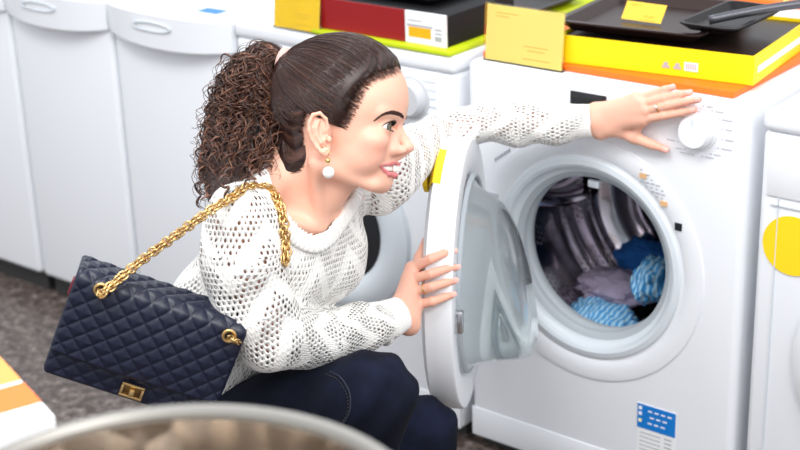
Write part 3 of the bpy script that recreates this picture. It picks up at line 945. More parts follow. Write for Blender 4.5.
def f_lh2(P): return smin(f_lh(P), s_chain(P.astype(np.float32), [Pl(560, 122, .055), lw[1]], [.026, .0205], .01), .012)
# right hand, gripping the rim of the door
rwp = [Pz(401, 306, 2.475), Pz(405, 317, 2.475), Pz(409, 324, 2.48)]
rf = [[Pz(412, 269, 2.505), Pz(430, 259, 2.488), Pz(444, 253.5, 2.50), Pz(453, 251.5, 2.515)],
      [Pz(409, 280, 2.495), Pz(430, 274, 2.478), Pz(446, 269, 2.495), Pz(456, 267.5, 2.51)],
      [Pz(411, 292, 2.49), Pz(431, 287, 2.474), Pz(445, 283, 2.49), Pz(454, 281, 2.505)],
      [Pz(416, 305, 2.49), Pz(432, 301.5, 2.478), Pz(444, 297.5, 2.49), Pz(452, 295, 2.50)]]
rt = [Pz(405, 294, 2.50), Pz(415, 272, 2.525), Pz(420, 256, 2.535), Pz(425, 242, 2.54)]
f_rh = hand_sdf(rwp, rf, rt, FR*1.0, .0150, -1)
def f_rh2(P): return smin(f_rh(P), s_chain(P.astype(np.float32), [Pz(379, 326, 2.44), rwp[1]], [.023, .020], .01), .012)
hands = []
for f, pts in ((f_lh2, lw+sum(lf, [])+lt+[Pl(560, 122, .055)]), (f_rh2, rwp+sum(rf, [])+rt+[Pz(375, 331, 2.44)])):
    A = np.array(pts); V, Fc = mesh_sdf(f, A.min(0)-.035, A.max(0)+.035, .0019)
    hands.append((relax(V, Fc, 1, .3), Fc))
# ---------------------------------------------------------------- limbs and trunk under the clothes
elR = Pz(268, 336, 2.235); wrR = Pz(394, 317, 2.456)
wrL = Pl(585, 121, .045); elL = Pz(478, 124, 2.78)
hipR = T2W(-.085, -.02, -.50); hipL = T2W(.085, 0.0, -.50)
knR = Pz(372, 396, 2.27); knL = Pz(420, 434, 2.60)
anR = knR+np.array([-.22, .02, 0]); anR[2] = .12; anR[:2] = knR[:2]+(PV-knR)[:2]*.32
anL = knL.copy(); anL[:2] = knL[:2]+(PV-knL)[:2]*.75; anL[2] = .11
def f_body(P):
    P = P.astype(np.float32)
    R = TR
    d = s_ell(P, T2W(0, -.02, -.11), (.115, .070, .125), R)
    d = smin(d, s_ell(P, T2W(-.045, -.045, -.31), (.092, .062, .15), R), .05)
    d = smin(d, s_ell(P, T2W(0, -.01, -.47), (.155, .10, .12), R), .05)
    d = smin(d, s_chain(P, [shR, elR, wrR], [.040, .031, .020], .01), .02)
    d = smin(d, s_chain(P, [shL, Pz(412, 152, 2.63), Pz(440, 137, 2.76), elL, wrL], [.038, .030, .027, .025, .019], .01), .02)
    d = smin(d, s_chain(P, [hipR, knR, anR], [.078, .052, .034], .01), .03)
    d = smin(d, s_chain(P, [hipL, knL, anL], [.078, .052, .034], .01), .03)
    for a, k_ in ((anR, knR), (anL, knL)):
        t = FDIR*.13; b = a.copy(); b[2] = .045
        d = smin(d, s_chain(P, [a, b, b+np.array([t[0], t[1], -.015])], [.034, .034, .026], .01), .02)
    return d
FDIR = np.array([tf[0], tf[1], 0]); FDIR /= np.linalg.norm(FDIR)
allp = np.array([shR, shL, elR, elL, wrR, wrL, hipR, hipL, knR, knL, anR, anL, anR+FDIR*.15, anL+FDIR*.15])
bV, bF = mesh_sdf(f_body, allp.min(0)-.13*np.array([1, 1, .0])-np.array([0, 0, .1]), allp.max(0)+.13, .0075)
bV = relax(bV, bF, 2)
# one body mesh
Vall = np.concatenate([headW, hands[0][0], hands[1][0], bV]); o1 = len(headW); o2 = o1+len(hands[0][0]); o3 = o2+len(hands[1][0])
Fall = np.concatenate([hF, hands[0][1]+o1, hands[1][1]+o2, bF+o3])
body_o = wobj('body', Vall, Fall, [M_skin, M_cami])
tt = np.zeros((len(Vall), 4)); tt[:len(headW)] = tint; tt[:, 3] = 1
tipsA = np.array([f_[-1] for f_ in lf]+[lt[-1]]+[f_[-1] for f_ in rf]+[rt[-1]])
dm = np.sqrt(((Vall[o1:o3, None, :]-tipsA[None])**2).sum(-1)).min(1)
tt[o1:o3, 1] = np.clip(.55*np.exp(-(dm/.016)**2)+.12, 0, 1)
tinted(body_o.data, tt)
# vest region
fc_ = Vall[Fall].mean(1); tc_ = (fc_-MS)@TR
isv = (tc_[:, 2] < -.085) & (np.abs(tc_[:, 0]) < .125) & (tc_[:, 2] > -.5) & (np.arange(len(fc_)) >= 0)
sel = isv & ((np.arange(len(Fall)) < len(hF)) | (np.arange(len(Fall)) >= len(hF)+len(hands[0][1])+len(hands[1][1])))
body_o.data.polygons.foreach_set('material_index', sel.astype(np.int32))
# nails, rings
toC = cdir(0, 0, -1)
def each_nail(fingers, r, n):
    for fi in fingers:
        V, Fc = nails([fi], r, n, 'nail'); wobj('nail', V, Fc, M_nail)
each_nail(lf, FR*.79, np.array([0, -1., .35])); each_nail([lt], FR*.88, np.array([.2, -1., .3]))
each_nail(rf, FR*.79, cdir(.25, -.25, -.9)); each_nail([rt], FR*.88, cdir(-.3, -.2, -.9))
def ring(name, a, b, t, r, label, stone=False):
    a, b = np.array(a), np.array(b); c = a+(b-a)*t; ax = Vector((b-a).tolist()).normalized()
    q = Vector((0, 0, 1)).rotation_difference(ax).to_matrix().to_4x4(); 
    bm = bmesh.new(); lathe(bm, [(r, -.0013), (r+.0012, -.001), (r+.0014, 0), (r+.0012, .001), (r, .0013), (r, -.0013)], 32, q)
    o = bmobj(name, bm, M_gold, None, True); o.location = c
    if stone:
        n = Vector((0, -1, .4)); n = (n-ax*n.dot(ax)).normalized()
        bm = bmesh.new(); bmesh.ops.create_icosphere(bm, subdivisions=2, radius=.0028); s = bmobj('stone', bm, M_pearl, o, True); s.location = n*(r+.0022)
    return tag(o, label, 'ring')
ring('ring', lf[2][0], lf[2][1], .62, FR*1.10, 'gold ring with a pale stone on the hand resting on the panel', True)
ring('ring', rf[2][0], rf[2][1], .68, FR*1.10, 'thin gold ring on the hand gripping the door')

# ---------------------------------------------------------------- eyes, teeth, brows, lashes
def headobj(name, V, Fc, m, parent=W_, smooth=True): return wobj(name, H2W(V), Fc, m, parent, smooth)
M_eye = mat('eye', (.9, .9, .9), .05)
g = NT(M_eye); at = g.n('ShaderNodeAttribute'); at.attribute_name = 'ga'
g.base(g.ramp(at.outputs['Fac'], [(.0, (.01, .01, .01)), (.13, (.012, .01, .01)), (.16, rgb(120, 110, 86)), (.38, rgb(84, 84, 74)), (.44, rgb(40, 38, 36)), (.50, rgb(226, 220, 216)), (1, rgb(232, 214, 208))]))
for s in (-1, 1):
    bm = bmesh.new(); bmesh.ops.create_uvsphere(bm, u_segments=64, v_segments=48, radius=ER)
    me = bpy.data.meshes.new('eye'); bm.to_mesh(me); bm.free()
    co_ = np.empty(len(me.vertices)*3); me.vertices.foreach_get('co', co_); co_ = co_.reshape(-1, 3)
    gz = np.array([.90, -.30 if s < 0 else -.14, -.05]); gz /= np.linalg.norm(gz)
    ang = np.arccos(np.clip(co_@gz/ER, -1, 1))
    bulge = 1+.06*np.exp(-(ang/.45)**2)
    P = co_*bulge[:, None]*.985+EC*np.array([1, -s, 1])
    Fc = [list(p.vertices) for p in me.polygons]
    o = headobj('eye', P, Fc, M_eye)
    a = o.data.attributes.new('ga', 'FLOAT', 'POINT'); a.data.foreach_set('value', (ang/1.15).astype(np.float32))
    # lashes
    paths, rads = [], []
    for az in np.linspace(-45, 66, 30):
        t = (az-10)/70; el = 29*(1-t*t)+2*t
        c = EC*np.array([1, -s, 1]); a_r, e_r = math.radians(az), math.radians(el)
        dv = np.array([math.cos(e_r)*math.cos(a_r), s*math.cos(e_r)*math.sin(a_r), math.sin(e_r)])
        p0 = c+dv*(ER+1.4); ln = 6.5+2*abs(t)
        o_ = dv*np.array([1, 1, .2]); o_ /= np.linalg.norm(o_)
        paths.append(np.array([p0, p0+o_*ln*.5+[0, 0, .3], p0+o_*ln+[0, 0, 2.6]])); rads.append(np.array([.34, .26, .1]))
    for az in np.linspace(-30, 60, 14):
        t = (az-10)/70; el = -19*(1-t*t)+t
        c = EC*np.array([1, -s, 1]); a_r, e_r = math.radians(az), math.radians(el)
        dv = np.array([math.cos(e_r)*math.cos(a_r), s*math.cos(e_r)*math.sin(a_r), math.sin(e_r)])
        p0 = c+dv*(ER+1.3); paths.append(np.array([p0, p0+dv*2+[0, 0, -.5], p0+dv*3.4+[0, 0, -1.4]])); rads.append(np.array([.22, .18, .08]))
    V, Fc = sweep(paths, rads, 4); headobj('eyelashes', V, Fc, M_black)
# brows: short hairs on the skin
def surf_front(x, z, s):
    """march inwards from the side to the skin at (x,z)"""
    ys = np.linspace(90, 0, 361); Q = np.stack([np.full(361, x), ys*(1 if s > 0 else -1), np.full(361, z)], 1)
    d = f_head(Q); i = np.argmax(d < 0); return Q[i]
M_brow = mat('brow_hair', rgb(74, 48, 40), .6)
BRP = spline([(376, 123.5, 0), (383, 118.6, 0), (390.5, 116.2, 0), (397.5, 116.8, 0), (403, 118.8, 0)], 90)
BR3 = np.array([march(f_head, a, b) for a, b, _ in BRP])
for s in (-1, 1):
    paths, rads = [], []
    for i in range(90):
        tg = BR3[max(i-4, 0)]-BR3[min(i+4, 89)]; tg /= np.linalg.norm(tg)
        wdt = .4+1.2*min(1, i/50)
        for k in range(9):
            p = march(f_head, BRP[i][0]+rng.uniform(-.5, .5), BRP[i][1]+rng.uniform(-wdt, wdt))
            nrm = p-np.array([60., 0, 30.]); nrm /= np.linalg.norm(nrm)
            dv = (tg+np.array([0, 0, .15 if i < 50 else .5]))*rng.uniform(2.2, 4)
            pts_ = np.array([p+nrm*.1, p+dv*.5+nrm*.8, p+dv+nrm*.6]); pts_[:, 1] *= -s
            paths.append(pts_); rads.append(np.array([.36, .32, .12]))
    V, Fc = sweep(paths, rads, 3); headobj('eyebrow', V, Fc, M_brow)
# teeth
def teeth():
    bm = bmesh.new()
    half = spline([np.array([p[0], -p[1], p[2]]) for p in MIP], 60)
    full = np.vstack([half[:-1], (half*np.array([1, -1, 1]))[::-1]])
    Ls = np.concatenate([[0], np.cumsum(np.linalg.norm(np.diff(full, axis=0), axis=1))]); n = 14
    for i in range(n):
        sp_ = Ls[-1]*(.07+.86*(i+.5)/n); c = np.array([np.interp(sp_, Ls, full[:, k]) for k in range(3)])
        c2 = np.array([np.interp(sp_+1, Ls, full[:, k]) for k in range(3)]); tg = c2-c; tg[2] = 0; tg /= np.linalg.norm(tg)
        inw = np.array([-tg[1], tg[0], 0]); inw = inw if inw[0] < 0 else -inw
        c = c+inw*4.0; c[2] += 1.2
        hgt = 4.6-abs(i-6.5)*.2; wd = Ls[-1]*.86/n*.52
        mt = Matrix([[-inw[0], tg[0], 0, c[0]], [-inw[1], tg[1], 0, c[1]], [0, 0, 1, c[2]], [0, 0, 0, 1]])
        r = bmesh.ops.create_uvsphere(bm, u_segments=12, v_segments=8, radius=1)
        for v in r['verts']:
            p = v.co; p = Vector((math.copysign(abs(p.x)**.6, p.x)*2.0, math.copysign(abs(p.y)**.5, p.y)*wd, math.copysign(abs(p.z)**.55, p.z)*hgt))
            v.co = mt @ p
    V = np.array([v.co[:] for v in bm.verts]); bm.verts.index_update(); Fc = [[v.index for v in f.verts] for f in bm.faces]; bm.free()
    return V, Fc
V, Fc = teeth(); headobj('teeth', V, Fc, M_tooth)
# ---------------------------------------------------------------- earring
er = thing('earring', 'gold drop earring with a white pearl hanging from the ear', 'earring', tuple(H2W(L(330.5, 158, -84))))
E0 = np.array(er.location)
def eobj(name, bm, m):
    return bmobj(name, bm, m, er, True)
dn = cdir(.02, 1, .35); dn = np.array([0, 0, -1.])
p0 = np.array([0, 0, 0.])
k = 1.52e-3
V, Fc = sweep([np.array([p0+cdir(-1.5*k, -4*k, 0), p0+cdir(.5*k, -5*k, -1*k), p0+cdir(1.2*k, -2*k, -1.5*k), p0+dn*2.0*k])], .0006, 6); npobj('hook', V, Fc, M_gold, er)
bm = bmesh.new(); bmesh.ops.create_uvsphere(bm, u_segments=20, v_segments=14, radius=.0040, matrix=Matrix.Translation(p0+dn*5.5*k)); eobj('gold_bead', bm, M_gold)
V, Fc = sweep([np.array([p0+dn*8*k, p0+dn*12*k])], .0006, 6); npobj('link', V, Fc, M_gold, er)
bm = bmesh.new(); bmesh.ops.create_uvsphere(bm, u_segments=28, v_segments=20, radius=.0088, matrix=Matrix.Translation(p0+dn*17.5*k)); eobj('pearl', bm, M_pearl)

# ---------------------------------------------------------------- hair
HPOLY = [(104, 106), (92, 99), (76, 92), (60, 82), (48, 68), (39, 52), (30, 34), (20, 20), (12, 24), (4, 42), (-8, 47), (-22, 44), (-32, 14), (-26, -14), (-20, -28), (-36, -42), (-56, -60), (-76, -64), (-120, -40), (-130, 190), (120, 190), (112, 118)]
TIE = np.array([-58., 0, 116.])
def f_hair(P):
    P = P.astype(np.float32)
    d = cranium(P)-6.5
    d = smin(d, s_cone(P, (-16, 0, -4), (-42, 0, -40), 52, 44)-1.5, 20)
    # lift near the tie
    d = smin(d, s_ell(P, (-52, 0, 106), (26, 30, 26)), 14)
    r = P-TIE.astype(np.float32); ang = np.arctan2(P[:, 1], (P[:, 0]-TIE[0])*.5-(P[:, 2]-TIE[2])*.87)
    rip = -.5*np.sin(ang*34+np.sin(P[:, 0]*.05)*2)-.35*np.sin(ang*71)
    h = poly_sd(side2(P), HPOLY)
    d = d+6.5-np.clip(-h*.42, 0, 6.5)+rip
    return smax(d, h, 3)
cV, cF = mesh_sdf(f_hair, (-110, -90, -95), (125, 90, 165), 1.9)
cap = headobj('hair_cap', cV, cF, M_cap)
_h = cap.data.attributes.new('hd', 'FLOAT', 'POINT'); _h.data.foreach_set('value', np.clip(-poly_sd(side2(cV), HPOLY)/13, 0, 1).astype(np.float32))
ang = np.arctan2(cV[:, 1], (cV[:, 0]-TIE[0])*.5-(cV[:, 2]-TIE[2])*.87)/(2*PI)
dist = np.sqrt(((cV-TIE)**2).sum(1))/100
uvl = cap.data.uv_layers.new(name='UVMap')
li = np.empty(len(cap.data.loops), np.int32); cap.data.loops.foreach_get('vertex_index', li)
uvl.data.foreach_set('uv', np.stack([ang[li], dist[li]], 1).astype(np.float32).ravel())
CC = np.array([20., 0, 62.])
def to_surf(p, off):
    """push a point onto the hair surface + off along the ray from the head centre"""
    d = (p-CC); d /= np.linalg.norm(d, axis=1)[:, None]
    t = np.full(len(p), 90.)
    for _ in range(14):
        q = (CC+d*t[:, None]).astype(np.float32)
        v = np.minimum(cranium(q), s_cone(q, (-16, 0, -4), (-42, 0, -40), 52, 44)+5)
        t = t-(v-off)*.9
    return CC+d*t[:, None]
def strand_obj(name, paths, rads, k=4, parent=W_, hi=1.0):
    V, Fc = sweep(paths, rads, k)
    o = wobj(name, H2W(V), Fc, M_strand, parent)
    sv = np.concatenate([np.full(len(p)*k, rng.beta(2, 2.6)*hi) for p in paths]).astype(np.float32)
    a = o.data.attributes.new('sv', 'FLOAT', 'POINT'); a.data.foreach_set('value', sv)
    return o
paths, rads = [], []
hp = np.array(HPOLY[:18], float)
N = 2600
cnt = 0
while cnt < N:
    # start points spread over the cap, more along the hairline
    if rng.random() < .55:
        i = rng.integers(0, 17); t = rng.random(); q = hp[i]*(1-t)+hp[i+1]*t+rng.normal(0, 2.5, 2); q[0] += (12 if i > 1 else 4)*min(1, max(0, (106-q[1])/60+.2))
    else: q = np.array([rng.uniform(-70, 112), rng.uniform(-60, 150)])
    if False: continue
    # find y on the cranium at (x,z)
    yy = np.linspace(85, 0, 120); Q = np.stack([np.full(120, q[0]), yy, np.full(120, q[1])], 1)
    d = cranium(Q.astype(np.float32)); 
    d = np.minimum(d, s_cone(Q.astype(np.float32), (-16, 0, -4), (-42, 0, -40), 52, 44)+5)
    if d.min() > 0: continue
    i = np.argmax(d < 0); s = -1 if rng.random() < .75 else 1
    p = Q[i]*np.array([1, s, 1])
    if poly_sd(side2(p[None]), HPOLY)[0] > 2.0: continue
    n = 14; ts = np.linspace(0, 1, n)
    d0 = (p-CC)/np.linalg.norm(p-CC); d1 = (TIE-CC)/np.linalg.norm(TIE-CC)
    om = math.acos(np.clip(d0@d1, -1, 1))
    D = (np.sin((1-ts)*om)[:, None]*d0+np.sin(ts*om)[:, None]*d1)/max(math.sin(om), 1e-3)
    side = np.cross(d0, d1); side /= np.linalg.norm(side)+1e-9
    D = D+side*(rng.normal(0, .035)*np.sin(ts*PI))[:, None]
    off = 6.6+rng.normal(0, .7)+np.zeros(n); off = np.minimum(off, .8+rng.random()*1.5+ts*om*90*rng.uniform(.12, .30))
    off = off+5*ts**4
    S = to_surf(CC+D*90, off)
    paths.append(S); r0 = rng.uniform(.22, .5); rads.append(r0*np.array([.35, .8]+[1]*(n-2)))
    cnt += 1
strand_obj('combed_strands', paths, rads, 4, cap, .62)
# hair tie
tdir = L(268, 55)-L(288, 62); tdir = tdir/np.linalg.norm(tdir)
q = Vector((0, 0, 1)).rotation_difference(Vector(tdir)).to_matrix().to_4x4()
bm = bmesh.new(); lathe(bm, [(16.5+3.2*math.cos(a), 6.5*math.sin(a)) for a in np.linspace(0, 2*PI, 13)], 28, Matrix.Translation(TIE+tdir*9) @ q)
V = np.array([v.co[:] for v in bm.verts]); bm.verts.index_update(); Fc = [[v.index for v in f.verts] for f in bm.faces]; bm.free()
tieo = headobj('hair_tie', V, Fc, mat('pink_hair_tie', rgb(214, 172, 164), .7))
# curly ponytail
G = spline([TIE+tdir*2, L(270, 55), L(256, 68), L(248, 94), L(243, 125, -8), L(240, 155, -38), L(233, 182, -72), L(229, 202, -98)], 80)
Rp = np.interp(np.linspace(0, 1, 80), [0, .08, .2, .38, .6, .8, 1], [8, 10, 24, 50, 58, 52, 30])
paths, rads = [], []
def curl(kind):
    n = 70; t0 = 0; t1 = rng.uniform(.62, 1.0) if kind != 'fly' else rng.uniform(.5, 1.04)
    ts = np.linspace(t0, min(t1, 1), n)*79
    i = np.floor(ts).astype(int).clip(0, 78); u = (ts-i)[:, None]
    C = G[i]*(1-u)+G[i+1]*u; R = np.interp(ts, np.arange(80), Rp)
    T, Nn, B = frames(C)
    th = rng.uniform(0, 2*PI); rho = math.sqrt(rng.random())*(1.0 if kind != 'fly' else 1.0)
    if kind == 'fly': rho = rng.uniform(.95, 1.18)
    th_t = th+rng.normal(0, .25)*np.linspace(0, 1, n)
    P = C+(R*rho)[:, None]*(np.cos(th_t)[:, None]*Nn+np.sin(th_t)[:, None]*B)
    Ln = np.concatenate([[0], np.cumsum(np.linalg.norm(np.diff(C, axis=0), axis=1))])
    pitch = rng.uniform(20, 40); ph = rng.uniform(0, 2*PI); amp = rng.uniform(3.0, 6.8)*np.clip(Ln/35, 0, 1)
    if kind == 'fly': amp *= 1.4
    sg = 1 if rng.random() < .5 else -1
    a = sg*2*PI*Ln/pitch+ph
    P = P+amp[:, None]*(np.cos(a)[:, None]*Nn+np.sin(a)[:, None]*B)
    # slack: pull the strand slightly down with gravity towards its end
    return P
for i in range(420):
    P = curl('c'); r0 = rng.uniform(.9, 1.7)
    w = np.clip(np.linspace(0, 1, len(P))/.05, .4, 1)*np.clip((1.02-np.linspace(0, 1, len(P)))/.2, .15, 1)
    paths.append(P); rads.append(r0*w)
    # companion hairs
    for _ in range(2):
        q = P+rng.normal(0, .9, 3)+np.cumsum(rng.normal(0, .10, P.shape), 0); paths.append(q); rads.append(.45*w)
for i in range(110):
    P = curl('fly'); paths.append(P); rads.append(np.full(len(P), rng.uniform(.22, .55)))
# a few distinct ringlets
def ringlet(pts, amp, pitch, r):
    C = spline(pts, 90); T, Nn, B = frames(C)
    Ln = np.concatenate([[0], np.cumsum(np.linalg.norm(np.diff(C, axis=0), axis=1))]); a = 2*PI*Ln/pitch
    for k_ in range(5):
        P = C+amp*(np.cos(a+k_*.12)[:, None]*Nn+np.sin(a+k_*.12)[:, None]*B)+rng.normal(0, .5, 3)
        paths.append(P); rads.append(r*np.clip((1.02-np.linspace(0, 1, 90))/.2, .2, 1))
ringlet([L(240, 168, -90), L(233, 183, -140), L(238, 196, -152), L(240, 208, -154)], 5, 26, 1.1)
ringlet([L(252, 166, -80), L(262, 177, -128), L(253, 189, -146)], 4, 24, .9)
ringlet([L(262, 60, -5), L(242, 54, -10), L(224, 55, -12), L(213, 62, -12)], 4, 30, .5)
ringlet([L(222, 75, -10), L(208, 92, -10), L(206, 110, -10), L(199, 128, -8)], 6, 30, .7)
ringlet([L(212, 120, -5), L(198, 138, -5), L(196, 155, -5), L(190, 165, -5)], 6, 28, .8)
ringlet([L(205, 160, -5), L(197, 180, 0), L(193, 195, 0), L(200, 206, 0)], 6, 28, .8)
ringlet([L(222, 178, -60), L(216, 192, -110), L(212, 204, -125)], 5, 24, .8)
ringlet([L(268, 148, -50), L(274, 164, -75), L(264, 176, -100)], 5, 26, .9)
pony = strand_obj('ponytail', paths, rads, 5, W_)
def f_pony(P):
    d = None
    for i in range(2, 76, 4):
        e = s_cone(P, G[i], G[min(i+4, 79)], max(6, Rp[i]*.70), max(6, Rp[min(i+4, 79)]*.70)); d = e if d is None else smin(d, e, 6)
    return d+1.6*np.sin(P[:, 0]*.5+np.sin(P[:, 2]*.3))*np.sin(P[:, 2]*.35)
V, Fc = mesh_sdf(f_pony, G.min(0)-45, G.max(0)+45, 3.2)
pc = headobj('ponytail_core', V, Fc, M_hair, pony)
uvl = pc.data.uv_layers.new(name='UVMap'); li = np.empty(len(pc.data.loops), np.int32); pc.data.loops.foreach_get('vertex_index', li)
uvl.data.foreach_set('uv', np.stack([V[li, 0]/60+.2*np.sin(V[li, 2]/12), V[li, 2]/40], 1).astype(np.float32).ravel())
# fine baby hairs at the temple
paths, rads = [], []
for _ in range(650):
    i = rng.integers(0, 7); t = rng.random(); q = hp[i]*(1-t)+hp[i+1]*t; q[0] += 11*min(1, max(0, (106-q[1])/60+.2))
    yy = np.linspace(85, 0, 120); Q = np.stack([np.full(120, q[0]), yy, np.full(120, q[1])], 1)
    d = f_head(Q.astype(np.float32)); 
    if d.min() > 0: continue
    p = Q[np.argmax(d < 0)]*np.array([1, -1, 1])
    ln = rng.uniform(14, 28); dv = np.array([-1.0, -.15, rng.uniform(.1, .9)]); dv /= np.linalg.norm(dv)
    st = p-dv*rng.uniform(3, 17); st = st+np.array([0, -.2, 0])
    pts = np.array([st+dv*ln*t_ for t_ in np.linspace(0, 1, 6)])
    # keep on the skin
    for _k in range(3):
        dd2 = f_head(pts.astype(np.float32)); nrm = (pts-CC); nrm /= np.linalg.norm(nrm, axis=1)[:, None]
        pts = pts-nrm*(dd2-.5)[:, None]
    paths.append(pts); rads.append(np.array([.10, .22, .30, .30, .26, .12]))
strand_obj('baby_hairs', paths, rads, 3, cap)
# =====================================================================  clothes
def rays_to(f, pxs, z0=1.9, z1=2.75):
    out = []
    for px, py in pxs:
        zs = np.linspace(z0, z1, 500); Q = np.array([Pz(px, py, z) for z in zs]); d = f(Q); i = np.argmax(d < 0); out.append(Q[i])
    return np.array(out)
slR = [shR+cdir(.010, .004, .0), Pz(243, 262, 2.195), Pz(253, 305, 2.215), Pz(269, 333, 2.235), Pz(318, 339, 2.32), Pz(362, 328, 2.41), Pz(380, 323, 2.445)]
slRr = [.056, .061, .058, .057, .044, .040, .036]
_zw = (RC.T@(wrL-CAM))[2]
def zl(px): return 2.75+(_zw-2.75)*(px-472)/(585-472)
slL = [shL, Pz(412, 153, 2.63), Pz(440, 137, 2.76), Pz(478, 123, 2.78), Pz(522, 124.5, zl(522)), Pz(556, 123.5, zl(556)), Pz(578, 122, zl(578))]
slLr = [.060, .048, .043, .036, .038, .038, .030]
def seglen(pts): 
    L_ = [0]
    for a, b in zip(pts, pts[1:]): L_.append(L_[-1]+np.linalg.norm(np.array(b)-np.array(a)))
    return L_
def fold_noise(P, amp, k=1.0):
    x, y, z = P[:, 0]*k, P[:, 1]*k, P[:, 2]*k
    return amp*(np.sin(x*62+1.7*np.sin(z*41)+y*20)*.5+np.sin(z*78+1.9*np.sin(x*37+y*30))*.5)
def f_torso(P):
    R = TR
    d = s_ell(P, T2W(-.004, -.018, -.095), (.140, .095, .132), R)
    d = smin(d, s_ell(P, T2W(-.050, -.058, -.29), (.112, .094, .17), R), .045)
    d = smin(d, s_ell(P, T2W(-.045, -.060, -.42), (.15, .110, .10), R), .05)
    for s in (-1, 1):
        d = smin(d, s_cone(P, T2W(s*.035, -.040, .004), T2W(s*.140, -.012, -.002), .044, .048), .035)
        d = smin(d, s_ell(P, T2W(s*.060, .036, -.120), (.054, .052, .054), R), .05)
    return d
def f_sw(P):
    P = P.astype(np.float32)
    d = f_torso(P)
    d = d+fold_noise(P, .0022)
    a = s_chain(P, slR, slRr, .012)+fold_noise(P, .0036, 1.0)
    b = s_chain(P, slL, slLr, .012)+fold_noise(P, .0030, 1.1)
    d = smin(d, a, .009); d = smin(d, b, .014)
    # hem
    h = (P-MS.astype(np.float32))@TR[:, 2].astype(np.float32)
    return np.maximum(d, -h-.375)
pts = np.array(slR+slL+[T2W(0, -.15, -.5), T2W(.16, 0, -.5), T2W(-.16, 0, -.5), T2W(0, .12, -.2), T2W(0, -.13, .08)])
sV, sF = mesh_sdf(f_sw, pts.min(0)-.07, pts.max(0)+.07, .0042)
sV = relax(sV, sF, 1, .4)
# neckline loop, found on the sweater surface
front = rays_to(lambda Q: f_torso(Q.astype(np.float32)), [(270, 190), (279, 206), (290, 221), (302, 232), (314, 237), (326, 232), (336, 219), (345, 204), (352, 192)])
back = np.array([T2W(.078, -.03, .04), T2W(.050, -.070, .035), T2W(0, -.085, .028), T2W(-.050, -.066, .035)])
loop = np.vstack([front, back])
def closed(P, n):
    P = np.vstack([P[-2:], P, P[:3]]); S = spline(P, 2000)
    L_ = np.concatenate([[0], np.cumsum(np.linalg.norm(np.diff(S, axis=0), axis=1))])
    # keep one period
    i0 = np.argmin(np.linalg.norm(S[:700]-P[2], axis=1)); i1 = 1000+np.argmin(np.linalg.norm(S[1000:]-P[2], axis=1))
    S = S[i0:i1+1]; L_ = L_[i0:i1+1]-L_[i0]
    t = np.linspace(0, L_[-1], n, endpoint=False)
    return np.stack([np.interp(t, L_, S[:, k]) for k in range(3)], 1)
def proj_to(f, P, off=0, it=8):
    P = P.copy(); e = .001
    for _ in range(it):
        d = f(P.astype(np.float32)); G_ = np.stack([f((P+np.eye(3)[k]*e).astype(np.float32))-f((P-np.eye(3)[k]*e).astype(np.float32)) for k in range(3)], 1)
        G_ /= np.linalg.norm(G_, axis=1)[:, None]+1e-9
        P = P-G_*(d-off)[:, None]*.9
    return P, G_
NLOOP = 420
Lp = closed(loop, NLOOP)
fts = lambda Q: f_torso(Q)
Lp, Gn = proj_to(fts, Lp)
Tn = np.roll(Lp, -1, 0)-np.roll(Lp, 1, 0); Tn /= np.linalg.norm(Tn, axis=1)[:, None]
O_ = np.cross(Tn, Gn); O_ /= np.linalg.norm(O_, axis=1)[:, None]
if ((Lp-Lp.mean(0))*O_).sum() < 0: O_ = -O_
# smooth outward dirs
rows = []; per = 2*PI*np.arange(NLOOP)/NLOOP*90
for k, s in enumerate([-.0015, -.001, .0005, .004, .008, .012, .016, .020, .0235, .0245]):
    Q, g_ = proj_to(fts, Lp+O_*s, 0, 4)
    th = [.0, .0045, .0065, .0070, .0070, .0070, .0070, .0068, .0050, .0005][k]
    rib = .0011*np.sin(per)*(1 if 1 < k < 9 else 0)
    rows.append(Q+g_*(th+rib)[:, None])
V = np.concatenate(rows); n = NLOOP; Fc = []
for k in range(len(rows)-1):
    for i in range(n): Fc.append([k*n+i, k*n+(i+1) % n, (k+1)*n+(i+1) % n, (k+1)*n+i])
M_knit = mat('white_rib_knit', rgb(240, 238, 235), .85, 0, Sheen_Weight=.2)
collar_VF = (V, Fc)
# cut the opening: project along the neck axis
nax = TR@np.array([0, .38, .92]); nax /= np.linalg.norm(nax)
e1 = tl_-nax*(tl_@nax); e1 /= np.linalg.norm(e1); e2 = np.cross(nax, e1)
lc = Lp.mean(0)
poly = np.stack([(Lp-lc)@e1, (Lp-lc)@e2], 1)[::4]
fc = sV[sF].mean(1)
q2 = np.stack([(fc-lc)@e1, (fc-lc)@e2], 1)
ins = poly_sd(q2.astype(np.float32), poly) < -.002
dep = (fc-lc)@nax
keep = ~(ins & (dep > -.075))
# armpits etc. keep everything else; interior end caps at the cuffs stay hidden in the ribbing
sFk = sF[keep]
# --- knit coordinates: one cell is one eyelet
segs = []
def add_seg(pts, rs, cells, ref, tid):
    L_ = seglen(pts)
    for i in range(len(pts)-1):
        a, b = np.array(pts[i]), np.array(pts[i+1]); segs.append((a, b, rs[i], rs[i+1], L_[i], cells, np.array(ref, float), tid))
add_seg(slR, slRr, 42, cdir(.3, -.2, 1), 1)
add_seg(slL, slLr, 34, cdir(0, .3, 1), 2)
add_seg([T2W(0, -.01, .02), T2W(0, -.01, -.52)], [.145, .15], 112, -tf, 0)
fck = sV[sFk].mean(1)
best = np.full(len(fck), 1e9); bi = np.zeros(len(fck), int)
for i, (a, b, ra, rb, l0, cells, ref, tid) in enumerate(segs):
    if tid == 0: dd3 = f_torso(fck.astype(np.float32))*1.0-.004
    else: dd3 = s_cone(fck.astype(np.float32), a, b, ra, rb)
    m = dd3 < best; best[m] = dd3[m]; bi[m] = i
UV = np.zeros((len(sFk), 4, 2)); tid_f = np.zeros(len(sFk), int)
CP = .0086
